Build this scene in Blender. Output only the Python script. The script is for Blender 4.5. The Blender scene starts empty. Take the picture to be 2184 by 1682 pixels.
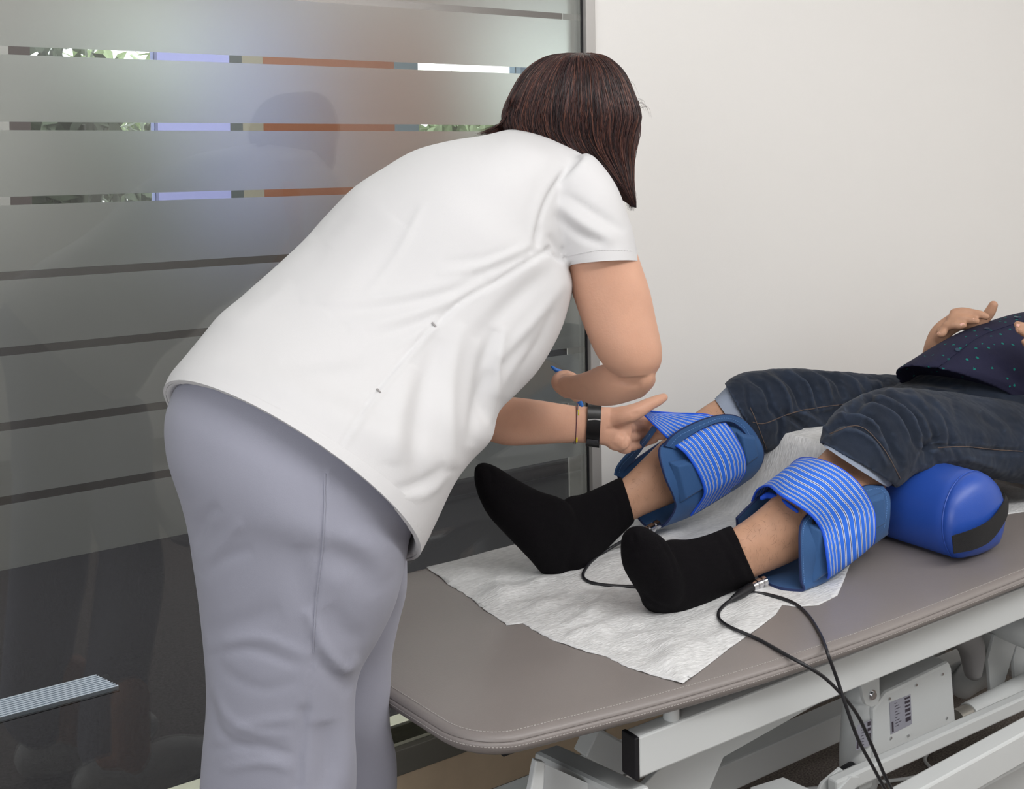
import bpy, bmesh, math, random
import numpy as np
from mathutils import Vector, Matrix, noise
from mathutils.bvhtree import BVHTree
from mathutils.geometry import delaunay_2d_cdt
random.seed(7); rng = np.random.default_rng(7)
SC = bpy.context.scene
COL = SC.collection

# ------------------------------------------------------------------ camera
FPX, CX, CY = 2400.0, 1092.0, 341.0
YAW = math.atan2(3558, 2400); RHO = math.radians(0.825)
CAM = np.array([0.0, 0.0, 1.4])
Rr = np.array([math.sin(YAW), -math.cos(YAW), 0.0]); Fw = np.array([math.cos(YAW), math.sin(YAW), 0.0])
ZZ = np.array([0, 0, 1.0])
Rc = Rr * math.cos(RHO) - ZZ * math.sin(RHO); Uc = ZZ * math.cos(RHO) + Rr * math.sin(RHO)
cd = bpy.data.cameras.new('camera'); cam = bpy.data.objects.new('camera', cd); COL.objects.link(cam)
cam.matrix_world = Matrix([[Rc[0], Uc[0], -Fw[0], CAM[0]], [Rc[1], Uc[1], -Fw[1], CAM[1]], [Rc[2], Uc[2], -Fw[2], CAM[2]], [0, 0, 0, 1]])
cd.sensor_width = 36; cd.lens = FPX / 2184 * 36; cd.shift_y = -(841 - CY) / 2184; cd.clip_start = 0.05
SC.camera = cam
SC.view_settings.view_transform = 'Standard'; SC.view_settings.look = 'None'
SC.view_settings.gamma = 1; SC.view_settings.use_curve_mapping = False
SC.view_settings.exposure = 0.34

# ------------------------------------------------------------------ world and lights
wd = bpy.data.worlds.new('sky'); SC.world = wd; wd.use_nodes = True
bg = wd.node_tree.nodes['Background']; bg.inputs[0].default_value = (0.96, 0.98, 1.0, 1); bg.inputs[1].default_value = 4.6

def area(name, loc, target, sx, sy, power, col=(1, 1, 1)):
    l = bpy.data.lights.new(name, 'AREA'); l.shape = 'RECTANGLE'; l.size = sx; l.size_y = sy; l.energy = power; l.color = col
    o = bpy.data.objects.new(name, l); COL.objects.link(o); o.location = loc
    o.rotation_euler = (Vector(target) - Vector(loc)).to_track_quat('-Z', 'Y').to_euler()
    return o
area('ceiling_bounce_light', (1.8, 0.1, 2.64), (2.0, 0.5, 0.0), 4.4, 2.4, 37, (1.0, 0.992, 0.985))
area('rear_bounce_light', (2.2, -0.7, 2.57), (2.9, 2.1, 0.9), 4.4, 0.2, 33, (1.0, 0.992, 0.985))
area('side_fill_light', (-1.75, -0.3, 1.35), (1.2, 1.7, 0.6), 1.6, 1.7, 27, (0.95, 0.97, 1.0))  # added fill lamp at camera left, brightens the low parts; no window stands there
area('corridor_light', (1.2, 3.6, 2.55), (1.2, 3.6, 0.0), 3.2, 0.5, 98, (1.0, 0.98, 0.95))

def ray(px, py):
    return Fw + (px - CX) / FPX * Rc - (py - CY) / FPX * Uc
def at(px, py, d): return CAM + d * ray(px, py)
def aty(px, py, Y):
    r = ray(px, py); return CAM + (Y / r[1]) * r
def atz(px, py, z):
    r = ray(px, py); return CAM + ((z - 1.4) / r[2]) * r
def proj(P):
    P = np.asarray(P, float); q = P - CAM
    d = q @ Fw
    return np.stack([CX + FPX * (q @ Rc) / d, CY - FPX * (q @ Uc) / d, d], -1)

# ------------------------------------------------------------------ materials
def srgb(c):
    return tuple(((x / 255) / 12.92 if x / 255 <= 0.04045 else ((x / 255 + 0.055) / 1.055) ** 2.4) for x in c) + (1,)
def mat(name, col, rough=0.5, metal=0.0, bump=0.0, bscale=200, var=0.0, vscale=8, spec=0.5, sheen=0.0, sss=0.0, stretch=None, coat=0.0):
    m = bpy.data.materials.new(name); m.use_nodes = True; nt = m.node_tree; b = nt.nodes['Principled BSDF']
    c = srgb(col)
    b.inputs['Base Color'].default_value = c; b.inputs['Roughness'].default_value = rough; b.inputs['Metallic'].default_value = metal
    b.inputs['Specular IOR Level'].default_value = spec
    if sheen: b.inputs['Sheen Weight'].default_value = sheen
    if coat: b.inputs['Coat Weight'].default_value = coat
    if sss:
        b.inputs['Subsurface Weight'].default_value = sss; b.inputs['Subsurface Radius'].default_value = (0.012, 0.005, 0.003); b.inputs['Subsurface Scale'].default_value = 0.6
    tc = nt.nodes.new('ShaderNodeTexCoord'); src = tc.outputs['Object']
    if stretch:
        mp = nt.nodes.new('ShaderNodeMapping'); mp.inputs['Scale'].default_value = stretch; nt.links.new(src, mp.inputs[0]); src = mp.outputs[0]
    if var:
        n = nt.nodes.new('ShaderNodeTexNoise'); n.inputs['Scale'].default_value = vscale; n.inputs['Detail'].default_value = 5; nt.links.new(src, n.inputs['Vector'])
        r = nt.nodes.new('ShaderNodeValToRGB'); r.color_ramp.elements[0].position = 0.3; r.color_ramp.elements[1].position = 0.7
        r.color_ramp.elements[0].color = tuple(max(0, x * (1 - var)) for x in c[:3]) + (1,); r.color_ramp.elements[1].color = tuple(min(1, x * (1 + var)) for x in c[:3]) + (1,)
        nt.links.new(n.outputs['Fac'], r.inputs[0]); nt.links.new(r.outputs[0], b.inputs['Base Color'])
    if bump:
        n = nt.nodes.new('ShaderNodeTexNoise'); n.inputs['Scale'].default_value = bscale; n.inputs['Detail'].default_value = 3; nt.links.new(src, n.inputs['Vector'])
        bp = nt.nodes.new('ShaderNodeBump'); bp.inputs['Strength'].default_value = bump; bp.inputs['Distance'].default_value = 0.002
        nt.links.new(n.outputs['Fac'], bp.inputs['Height']); nt.links.new(bp.outputs[0], b.inputs['Normal'])
    m.diffuse_color = c
    return m

# ------------------------------------------------------------------ object helpers
def tag(o, label=None, cat=None, group=None, kind=None):
    if label: o['label'] = label
    if cat: o['category'] = cat
    if group: o['group'] = group
    if kind: o['kind'] = kind
    return o
def empty(name, loc, label, cat, group=None):
    o = bpy.data.objects.new(name, None); COL.objects.link(o); o.location = tuple(float(x) for x in loc); o.empty_display_size = 0.05
    return tag(o, label, cat, group)
def mesh_obj(name, V, F, m, parent=None, smooth=True, uv=None, label=None, kind=None):
    me = bpy.data.meshes.new(name); me.from_pydata([tuple(map(float, v)) for v in V], [], [tuple(map(int, f)) for f in F]); me.update()
    if uv is not None:
        ul = me.uv_layers.new(name='UV')
        li = np.zeros(len(me.loops), dtype=np.int32); me.loops.foreach_get('vertex_index', li)
        ul.data.foreach_set('uv', np.asarray(uv, dtype=np.float32)[li].ravel())
    if smooth:
        me.shade_smooth()
        if len(me.vertices) < 6000: me.set_sharp_from_angle(angle=0.95)
    return finish(name, me, m, parent, label, kind)
def finish(name, me, m, parent=None, label=None, kind=None):
    o = bpy.data.objects.new(name, me); COL.objects.link(o)
    if m: me.materials.append(m)
    if parent is not None:
        o.parent = parent
        o.matrix_parent_inverse = Matrix.Translation(parent.location).inverted() if parent.type == 'EMPTY' else Matrix.Identity(4)
    if label: o['label'] = label
    if kind: o['kind'] = kind
    return o
class MB:
    def __init__(s): s.V = []; s.F = []
    def add(s, V, F):
        k = len(s.V); s.V += [tuple(v) for v in V]; s.F += [tuple(i + k for i in f) for f in F]; return s
    def box(s, lo, hi):
        x0, y0, z0 = lo; x1, y1, z1 = hi
        return s.add([(x0, y0, z0), (x1, y0, z0), (x1, y1, z0), (x0, y1, z0), (x0, y0, z1), (x1, y0, z1), (x1, y1, z1), (x0, y1, z1)],
                     [(0, 3, 2, 1), (4, 5, 6, 7), (0, 1, 5, 4), (1, 2, 6, 5), (2, 3, 7, 6), (3, 0, 4, 7)])
    def beam(s, p0, p1, w, h, up=(0, 0, 1)):
        p0 = np.array(p0, float); p1 = np.array(p1, float); a = p1 - p0; a /= np.linalg.norm(a); u = np.array(up, float); sd = np.cross(a, u); sd /= np.linalg.norm(sd); u = np.cross(sd, a)
        V = []
        for p in (p0, p1):
            for (i, j) in ((-1, -1), (1, -1), (1, 1), (-1, 1)): V.append(p + sd * i * w / 2 + u * j * h / 2)
        return s.add(V, [(0, 3, 2, 1), (4, 5, 6, 7), (0, 1, 5, 4), (1, 2, 6, 5), (2, 3, 7, 6), (3, 0, 4, 7)])
    def plate(s, pts, n, th):
        n = np.array(n, float); n /= np.linalg.norm(n); k = len(pts); P = [np.array(p, float) for p in pts]
        V = [p + n * th / 2 for p in P] + [p - n * th / 2 for p in P]
        F = [tuple(range(k)), tuple(range(2 * k - 1, k - 1, -1))] + [(i, i + k, (i + 1) % k + k, (i + 1) % k) for i in range(k)]
        return s.add(V, F)
    def build(s, name, m, parent=None, bevel=0.0, smooth=False, label=None, kind=None, seg=2):
        o = mesh_obj(name, s.V, s.F, m, parent, smooth, label=label, kind=kind)
        bm = bmesh.new(); bm.from_mesh(o.data); bmesh.ops.recalc_face_normals(bm, faces=bm.faces)
        if bevel:
            bmesh.ops.bevel(bm, geom=[e for e in bm.edges if e.calc_face_angle(0) > 0.5], offset=bevel, segments=seg, profile=0.5, affect='EDGES')
        bm.to_mesh(o.data); bm.free()
        if bevel:
            o.data.shade_flat()
        return o

def cat_interp(K, n_per):
    """Catmull-Rom through rows of K, n_per steps between keys"""
    K = np.asarray(K, float); n = len(K)
    if n < 3:
        t = np.linspace(0, 1, n_per * (n - 1) + 1)[:, None]; return K[0] * (1 - t) + K[-1] * t
    out = []
    for i in range(n - 1):
        p0 = K[i - 1] if i > 0 else 2 * K[0] - K[1]; p1 = K[i]; p2 = K[i + 1]; p3 = K[i + 2] if i + 2 < n else 2 * K[-1] - K[-2]
        for j in range(n_per):
            t = j / n_per
            out.append(0.5 * ((2 * p1) + (-p0 + p2) * t + (2 * p0 - 5 * p1 + 4 * p2 - p3) * t * t + (-p0 + 3 * p1 - 3 * p2 + p3) * t ** 3))
    out.append(K[-1]); return np.array(out)
def ring(A, B, d, t, skew=(0, 0), dd=0.0):
    """ellipse whose silhouette runs from pixel A to pixel B at depth d; t = half thickness along the view; returns c,e1,e2"""
    a = at(A[0], A[1], d - dd); b = at(B[0], B[1], d + dd); c = (a + b) / 2
    m = ((A[0] + B[0]) / 2, (A[1] + B[1]) / 2)
    e2 = at(m[0] + skew[0], m[1] + skew[1], d - t) - at(m[0], m[1], d)
    return np.concatenate([c, (b - a) / 2, e2])
def ringw(c, e1, e2): return np.concatenate([np.array(c, float), np.array(e1, float), np.array(e2, float)])
def rscale(r, k, k2=None):
    r = np.array(r); r[3:6] *= k; r[6:9] *= (k2 or k); return r
def loft(rings, nseg=40, sub=6, cap=True, pw=2.0, inset=None, scale=1.0):
    K = np.array([rscale(r, scale) for r in rings]); G = cat_interp(K, sub); n = len(G)
    th = np.linspace(0, 2 * math.pi, nseg, endpoint=False)
    c, s = np.cos(th), np.sin(th)
    if pw != 2: c = np.sign(c) * np.abs(c) ** (2 / pw); s = np.sign(s) * np.abs(s) ** (2 / pw)
    P = G[:, None, 0:3] + c[None, :, None] * G[:, None, 3:6] + s[None, :, None] * G[:, None, 6:9]
    V = list(P.reshape(-1, 3)); F = []
    for i in range(n - 1):
        for j in range(nseg):
            k = (j + 1) % nseg; F.append((i * nseg + j, i * nseg + k, (i + 1) * nseg + k, (i + 1) * nseg + j))
    if inset:   # recessed start cap: (depth rows)
        ic, sc = inset
        q = [G[min(n - 1, ic), 0:3] + (P[min(n - 1, ic), j] - G[min(n - 1, ic), 0:3]) * sc for j in range(nseg)]
        p1 = [P[0, j] * 0.5 + (G[0, 0:3] + (P[0, j] - G[0, 0:3]) * sc) * 0.5 for j in range(nseg)]
        k0 = len(V); V += p1; V += q
        for j in range(nseg):
            k = (j + 1) % nseg
            F.append((j, k0 + j, k0 + k, k)); F.append((k0 + j, k0 + nseg + j, k0 + nseg + k, k0 + k))
        F.append(tuple(k0 + nseg + j for j in range(nseg)))
    elif cap: F.append(tuple(range(nseg - 1, -1, -1)))
    if cap: F.append(tuple((n - 1) * nseg + j for j in range(nseg)))
    return V, F, P
def tube(pts, rad, n=10, sub=5, cap=True, flat=None):
    """tapered round tube through 3-D points, rounded ends"""
    K = np.array([np.concatenate([np.array(p, float), [r]]) for p, r in zip(pts, rad if hasattr(rad, '__len__') else [rad] * len(pts))])
    G = cat_interp(K, sub) if sub > 1 else K
    C = G[:, :3]; R = np.maximum(G[:, 3], 1e-5)
    if cap:  # rounded ends
        a = C[0] - C[1]; a /= np.linalg.norm(a) + 1e-9; b = C[-1] - C[-2]; b /= np.linalg.norm(b) + 1e-9
        ks = (0.98, 0.8, 0.45)
        pre = [C[0] + a * R[0] * k for k in ks]; pr = [R[0] * math.sqrt(1 - k * k) for k in ks]
        po = [C[-1] + b * R[-1] * k for k in ks[::-1]]; pq = [R[-1] * math.sqrt(1 - k * k) for k in ks[::-1]]
        C = np.vstack([pre, C, po]); R = np.concatenate([pr, R, pq])
    T = np.gradient(C, axis=0); T /= np.linalg.norm(T, axis=1)[:, None] + 1e-12
    u = np.cross(T[0], [0.3, 0.2, 0.93]); u /= np.linalg.norm(u); V = []; F = []
    th = np.linspace(0, 2 * math.pi, n, endpoint=False)
    for i in range(len(C)):
        u = u - T[i] * (u @ T[i]); u /= np.linalg.norm(u) + 1e-12; w = np.cross(T[i], u)
        for a in th: V.append(C[i] + R[i] * (math.cos(a) * u + math.sin(a) * w))
    for i in range(len(C) - 1):
        for j in range(n):
            k = (j + 1) % n; F.append((i * n + j, i * n + k, (i + 1) * n + k, (i + 1) * n + j))
    F.append(tuple(range(n - 1, -1, -1))); F.append(tuple((len(C) - 1) * n + j for j in range(n)))
    return V, F
def ball(c, ax):
    """ellipsoid; ax = 3 half-axis vectors"""
    V = []; F = []; n, m = 20, 12; ax = np.array(ax, float); c = np.array(c, float)
    for i in range(m + 1):
        ph = math.pi * i / m
        for j in range(n):
            th = 2 * math.pi * j / n
            V.append(c + ax[0] * math.sin(ph) * math.cos(th) + ax[1] * math.sin(ph) * math.sin(th) + ax[2] * math.cos(ph))
    for i in range(m):
        for j in range(n): k = (j + 1) % n; F.append((i * n + j, i * n + k, (i + 1) * n + k, (i + 1) * n + j))
    return V, F
def ballr(c, r): return ball(c, np.eye(3) * r)
def remesh(parts, voxel, smooth=4, fac=0.5):
    """fuse overlapping closed shapes into one continuous surface"""
    mb = MB()
    for p in parts: mb.add(p[0], p[1])
    me = bpy.data.meshes.new('tmp'); me.from_pydata([tuple(map(float, v)) for v in mb.V], [], mb.F); me.update()
    bm = bmesh.new(); bm.from_mesh(me); bmesh.ops.remove_doubles(bm, verts=bm.verts, dist=1e-6); bmesh.ops.recalc_face_normals(bm, faces=bm.faces); bm.to_mesh(me); bm.free()
    o = bpy.data.objects.new('tmp', me); COL.objects.link(o)
    md = o.modifiers.new('r', 'REMESH'); md.mode = 'VOXEL'; md.voxel_size = voxel
    if smooth: sm = o.modifiers.new('s', 'SMOOTH'); sm.factor = fac; sm.iterations = smooth
    dg = bpy.context.evaluated_depsgraph_get(); ev = o.evaluated_get(dg); out = bpy.data.meshes.new_from_object(ev)
    bpy.data.objects.remove(o); bpy.data.meshes.remove(me)
    out.shade_smooth(); return out
def vco(me):
    a = np.zeros(len(me.vertices) * 3); me.vertices.foreach_get('co', a); return a.reshape(-1, 3)
def vno(me):
    a = np.zeros(len(me.vertices) * 3, dtype=np.float32); me.vertex_normals.foreach_get('vector', a); return a.reshape(-1, 3).astype(float)
def setco(me, V): me.vertices.foreach_set('co', V.ravel()); me.update()
def fold(me, strokes, front=0.25):
    """press and raise cloth folds along lines seen in the photograph (real relief). stroke = (pixels, width px, height m)"""
    V = vco(me); N = vno(me); pr = proj(V); vd = V - CAM; vd /= np.linalg.norm(vd, axis=1)[:, None]
    face = np.clip(-(N * vd).sum(1) / front, 0, 1); D = np.zeros(len(V))
    for st in strokes:
        pts, w, h = st[0], st[1], st[2]
        L = cat_interp(np.array(pts, float), 4); lo = L.min(0) - 3 * w; hi = L.max(0) + 3 * w
        ix = np.nonzero((pr[:, 0] > lo[0]) & (pr[:, 0] < hi[0]) & (pr[:, 1] > lo[1]) & (pr[:, 1] < hi[1]) & (face > 0))[0]
        if not len(ix): continue
        Q = pr[ix, :2]; best = np.full(len(ix), 1e9); tt = np.zeros(len(ix)); n = len(L) - 1
        for i in range(n):
            a, b = L[i], L[i + 1]; ab = b - a; t = np.clip(((Q - a) @ ab) / (ab @ ab + 1e-9), 0, 1); dd = np.linalg.norm(Q - a - t[:, None] * ab, axis=1)
            k = dd < best; best[k] = dd[k]; tt[k] = (i + t[k]) / n
        env = np.sin(np.clip(tt, 0.0, 1.0) * math.pi) ** 0.5 if (len(st) < 4 or not st[3]) else 1.0
        D[ix] += h * np.exp(-(best / w) ** 2) * env
    V += N * (D * face)[:, None]; setco(me, V)
def wrinkle(me, amp, scale, seed=0, aniso=(1, 1, 1)):
    V = vco(me); N = vno(me); D = np.zeros(len(V)); r = np.random.default_rng(seed)
    for k in range(14):
        d = r.normal(size=3) * np.array(aniso); d /= np.linalg.norm(d); f = scale * r.uniform(0.5, 1.8); D += np.sin((V @ d) * f * 6.28 + r.uniform(0, 6.28) + 1.5 * np.sin((V @ r.normal(size=3)) * scale * 2.5)) / 14 * 2
    setco(me, V + N * (D * amp)[:, None])
def bvh(o): 
    me = o.data if hasattr(o, 'data') else o
    return BVHTree.FromPolygons([v.co for v in me.vertices], [p.vertices for p in me.polygons])
def cast(bv, px, py, off=0.0):
    r = ray(px, py); r = r / np.linalg.norm(r); h = bv.ray_cast(Vector(CAM), Vector(r))
    if h[0] is None: return None
    n = np.array(h[1]); n = n if n @ r < 0 else -n
    return np.array(h[0]) + n * off, n
def drape(bv, pts, width, name, m, parent, off=0.0008, sub=8, th=0.0012, label=None, kind=None):
    """a strip of cloth/stitching lying on a surface along a line"""
    L = cat_interp(np.array(pts, float), sub); P = []; N = []
    for p in L:
        h = cast(bv, p[0], p[1], off)
        if h: P.append(h[0]); N.append(h[1])
    if len(P) < 3: return None
    P = np.array(P); N = np.array(N); T = np.gradient(P, axis=0); T /= np.linalg.norm(T, axis=1)[:, None] + 1e-9
    S = np.cross(T, N); S /= np.linalg.norm(S, axis=1)[:, None] + 1e-9
    V = []; F = []
    for i in range(len(P)):
        for (a, b) in ((-1, -0.6), (-0.8, 1), (0.8, 1), (1, -0.6)): V.append(P[i] + S[i] * a * width / 2 + N[i] * b * th)
    for i in range(len(P) - 1):
        for j in range(4): k = (j + 1) % 4; F.append((i * 4 + j, i * 4 + k, (i + 1) * 4 + k, (i + 1) * 4 + j))
    F += [(0, 1, 2, 3), tuple(len(V) - 4 + j for j in (3, 2, 1, 0))]
    return mesh_obj(name, V, F, m, parent, label=label, kind=kind)
def dashes(bv, pts, name, m, parent, step=9, w=0.0012, length=0.6, off=0.0006):
    """a row of single stitches in one part"""
    L = cat_interp(np.array(pts, float), 12); s = np.concatenate([[0], np.cumsum(np.linalg.norm(np.diff(L, axis=0), axis=1))]); mb = MB()
    for a in np.arange(0, s[-1] - step, step):
        q = [np.array([np.interp(x, s, L[:, 0]), np.interp(x, s, L[:, 1])]) for x in (a, a + step * length)]
        h = [cast(bv, *x, off) for x in q]
        if h[0] is None or h[1] is None: continue
        if np.linalg.norm(h[0][0] - h[1][0]) > 0.03 or np.linalg.norm(h[0][0] - h[1][0]) < 1e-4: continue
        mb.beam(h[0][0], h[1][0], w, w, up=h[0][1])
    if mb.V: return mb.build(name, m, parent, kind='stuff')
def patch(rows, nu=6, nv=6):
    """smooth surface through a grid of 3-D control points"""
    A = np.array(rows, float); A = np.array([cat_interp(r, nu) for r in A]); A = np.transpose(A, (1, 0, 2)); A = np.array([cat_interp(r, nv) for r in A]); return np.transpose(A, (1, 0, 2))
def sheet(name, G, th, m, parent=None, label=None, uvn=(1, 1), twosided=True):
    """closed slab of thickness th around grid G (rows, cols, 3)"""
    r, c = G.shape[:2]; du = np.gradient(G, axis=1); dv = np.gradient(G, axis=0); N = np.cross(du, dv); N /= np.linalg.norm(N, axis=2)[..., None] + 1e-12
    top = G + N * th / 2; bot = G - N * th / 2; V = np.concatenate([top.reshape(-1, 3), bot.reshape(-1, 3)]); k = r * c; F = []
    for i in range(r - 1):
        for j in range(c - 1):
            a = i * c + j; F.append((a, a + 1, a + c + 1, a + c)); F.append((k + a, k + a + c, k + a + c + 1, k + a + 1))
    B = [j for j in range(c)] + [i * c + c - 1 for i in range(1, r)] + [(r - 1) * c + j for j in range(c - 2, -1, -1)] + [i * c for i in range(r - 2, 0, -1)]
    for i in range(len(B)): a, b = B[i], B[(i + 1) % len(B)]; F.append((b, a, a + k, b + k))
    uu = np.stack(np.meshgrid(np.linspace(0, uvn[0], c), np.linspace(0, uvn[1], r)), -1).reshape(-1, 2)
    return mesh_obj(name, V, F, m, parent, uv=np.concatenate([uu, uu]), label=label)
# ------------------------------------------------------------------ palette
M = {}
M['wall'] = mat('painted_plaster', (235, 233, 230), 0.75, bump=0.06, bscale=260)
M['carpet'] = mat('speckled_carpet', (118, 110, 104), 0.95, bump=0.5, bscale=500, var=0.5, vscale=240, spec=0.1)
M['ccarpet'] = mat('corridor_carpet', (46, 45, 48), 0.95, bump=0.5, bscale=300, var=0.25, vscale=120, spec=0.1)
M['alu'] = mat('satin_aluminium', (176, 173, 170), 0.38, metal=0.25)
M['alud'] = mat('bottom_rail_metal', (186, 186, 168), 0.4)
M['tan'] = mat('tan_laminate', (230, 208, 178), 0.5, var=0.04, vscale=20)
M['black'] = mat('black_rubber', (22, 22, 26), 0.5)
M['ceil'] = mat('ceiling_paint', (236, 235, 232), 0.8)

WY = 2.10
def glassmat():
    m = bpy.data.materials.new('clear_glass'); m.use_nodes = True; nt = m.node_tree; nt.nodes.clear(); L = nt.links
    o = nt.nodes.new('ShaderNodeOutputMaterial'); g = nt.nodes.new('ShaderNodeBsdfGlossy'); g.inputs['Roughness'].default_value = 0.02
    t = nt.nodes.new('ShaderNodeBsdfTransparent'); t.inputs[0].default_value = (0.84, 0.86, 0.85, 1)
    f = nt.nodes.new('ShaderNodeFresnel'); f.inputs['IOR'].default_value = 1.5
    mu = nt.nodes.new('ShaderNodeMath'); mu.operation = 'MULTIPLY'; mu.inputs[1].default_value = 1.5
    x = nt.nodes.new('ShaderNodeMixShader'); L.new(f.outputs[0], mu.inputs[0]); L.new(mu.outputs[0], x.inputs[0]); L.new(t.outputs[0], x.inputs[1]); L.new(g.outputs[0], x.inputs[2]); L.new(x.outputs[0], o.inputs[0]); return m
def frostmat():
    m = bpy.data.materials.new('frosted_film'); m.use_nodes = True; nt = m.node_tree; nt.nodes.clear(); L = nt.links
    o = nt.nodes.new('ShaderNodeOutputMaterial'); r = nt.nodes.new('ShaderNodeBsdfRefraction'); r.inputs['Roughness'].default_value = 0.60; r.inputs['IOR'].default_value = 1.35; r.inputs[0].default_value = (0.86, 0.875, 0.86, 1)
    t = nt.nodes.new('ShaderNodeBsdfTranslucent'); t.inputs[0].default_value = (0.64, 0.65, 0.645, 1)
    d = nt.nodes.new('ShaderNodeBsdfDiffuse'); d.inputs[0].default_value = (0.27, 0.275, 0.275, 1)
    a = nt.nodes.new('ShaderNodeMixShader'); a.inputs[0].default_value = 0.15; b = nt.nodes.new('ShaderNodeMixShader'); b.inputs[0].default_value = 0.15
    L.new(r.outputs[0], a.inputs[1]); L.new(t.outputs[0], a.inputs[2]); L.new(a.outputs[0], b.inputs[1]); L.new(d.outputs[0], b.inputs[2]); L.new(b.outputs[0], o.inputs[0]); return m
M['glass'] = glassmat(); M['frost'] = frostmat()

def wall(name, lo, hi, m): o = MB().box(lo, hi).build(name, m); o['kind'] = 'structure'; return o
post = aty(1256, 400, WY)[0]                      # frame post between glass and white wall
px0 = aty(1245, 300, WY)[0]; px1 = aty(1267, 300, WY)[0]
wall('floor', (-2.2, -1.6, -0.1), (4.6, WY + 0.06, 0), M['carpet'])
wall('ceiling', (-2.2, -1.6, 2.7), (4.6, WY + 0.1, 2.8), M['ceil'])
wall('wall_front', (px1, WY, 0), (4.6, WY + 0.12, 2.7), M['wall'])
wall('wall_right', (4.6, -1.6, 0), (4.7, WY + 0.1, 2.7), M['wall'])
wall('wall_left', (-2.3, -1.6, 0), (-2.2, WY + 0.1, 2.7), M['wall'])
wall('wall_back', (-2.2, -1.7, 0), (4.6, -1.6, 2.7), M['wall'])
bb = wall('baseboard_front', (px1 + 0.002, WY - 0.012, 0.012), (4.6, WY - 0.0005, 0.10), M['tan'])
# ---- glazed partition
W = bpy.data.objects.new('window_1', None); COL.objects.link(W); W['kind'] = 'structure'
GX0 = -2.2
zt = [aty(0, y, WY)[2] for y in (95, 113)]
ys = [105, 268, 429.5, 590.5, 753, 914, 1073]
gap = [aty(0, y, WY)[2] for y in ys]
dz = (gap[0] - gap[-1]) / 6
frost_bottom = aty(0, 1222, WY)[2]
gaps = [gap[0] + dz * k for k in range(8, 0, -1)] + gap
gaps = [g for g in gaps if g < 2.6]
hg = 0.0073
edges = [2.66]
for g in gaps: edges += [g + hg, g - hg]
edges.append(frost_bottom)
gl = MB().box((GX0, WY + 0.004, 0.18), (px0 + 0.003, WY + 0.011, 2.66)).build('glass_pane', M['glass'], W)
for i in range(0, len(edges), 2):
    V = [(GX0, WY + 0.0122, edges[i + 1]), (px0 + .003, WY + 0.0122, edges[i + 1]), (px0 + .003, WY + 0.0122, edges[i]), (GX0, WY + 0.0122, edges[i])]
    mesh_obj('frosted_band', V, [(0, 1, 2, 3)], M['frost'], W, smooth=False, label='frosted film band')
MB().box((px0 + 0.003, WY - 0.012, 0), (px1, WY + 0.08, 2.7)).build('frame_post', M['alu'], W, bevel=0.0015)
MB().box((px0 - 0.0012, WY + 0.0005, 0.18), (px0 + 0.003, WY + 0.0038, 2.66)).build('rubber_gasket', M['black'], W)
MB().box((GX0, WY + 0.004, 0.172), (px0, WY + 0.05, 0.215)).build('bottom_rail', M['alud'], W, bevel=0.002)
MB().box((GX0, WY - 0.012, 0.118), (px0, WY + 0.07, 0.172)).build('sill_rail', mat('dark_grey_rail', (120, 118, 110), 0.4), W, bevel=0.002)
MB().box((GX0, WY - 0.004, 0.012), (px0, WY + 0.06, 0.118)).build('plinth_panel', M['tan'], W)
MB().box((GX0, WY - 0.008, 0), (px0, WY + 0.06, 0.013)).build('floor_gasket', M['black'], W)
MB().box((GX0, WY, 2.64), (px0, WY + 0.08, 2.7)).build('head_rail', M['alu'], W)
# ---- corridor beyond the glass
CYF = 4.6
wall('floor_corridor', (-3.4, WY + 0.061, -0.1), (4.6, CYF + 1.2, -0.0), M['ccarpet'])
wall('ceiling_corridor', (-3.4, WY + 0.13, 2.72), (4.6, CYF + 0.1, 2.8), M['ceil'])
wall('wall_corridor_end', (-3.5, WY + 0.1, 0), (-3.4, CYF + 0.1, 2.75), mat('corridor_paint', (150, 148, 145), 0.8))
wall('wall_corridor_right', (4.0, WY + 0.13, 0), (4.1, CYF, 2.7), mat('corridor_wall_paint', (160, 158, 155), 0.8))
# far side of the corridor: glazing between posts and coloured panels
def xc(px): return aty(px, 268, CYF)[0]
cols = [(-260, 20, (128, 126, 124)), (20, 66, (52, 42, 42)), (337, 491, (134, 138, 186)), (491, 518, (62, 68, 70)), (518, 562, (120, 116, 104)), (562, 842, (112, 68, 46)), (842, 893, (84, 96, 104)), (1112, 1135, (120, 140, 160)), (1400, 2600, (150, 148, 144))]
for i, (a, b, c) in enumerate(cols):
    o = wall('trim_%d' % (i + 1), (xc(a), CYF, 1.14), (xc(b), CYF + 0.1, 2.72), mat('corridor_panel_%d' % i, c, 0.6))
wall('wall_corridor_far', (-3.4, CYF, 0.0), (xc(-260), CYF + 0.1, 2.72), mat('far_wall_paint', (120, 118, 116), 0.8))
wall('wall_parapet', (xc(-260), CYF, 0.0), (xc(2600), CYF + 0.1, 1.14), mat('parapet', (60, 56, 55), 0.7))
wall('wall_lintel', (xc(-260), CYF - .01, 1.98), (xc(2600), CYF + 0.12, 2.72), mat('lintel_paint', (140, 132, 131), 0.7))
lo = [(66, 337), (893, 1112), (1135, 1400)]
for i, (a, b) in enumerate(lo):
    o = wall('window_%d' % (i + 2), (xc(a), CYF + 0.04, 1.14), (xc(b), CYF + 0.05, 2.72), M['glass'])
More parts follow.
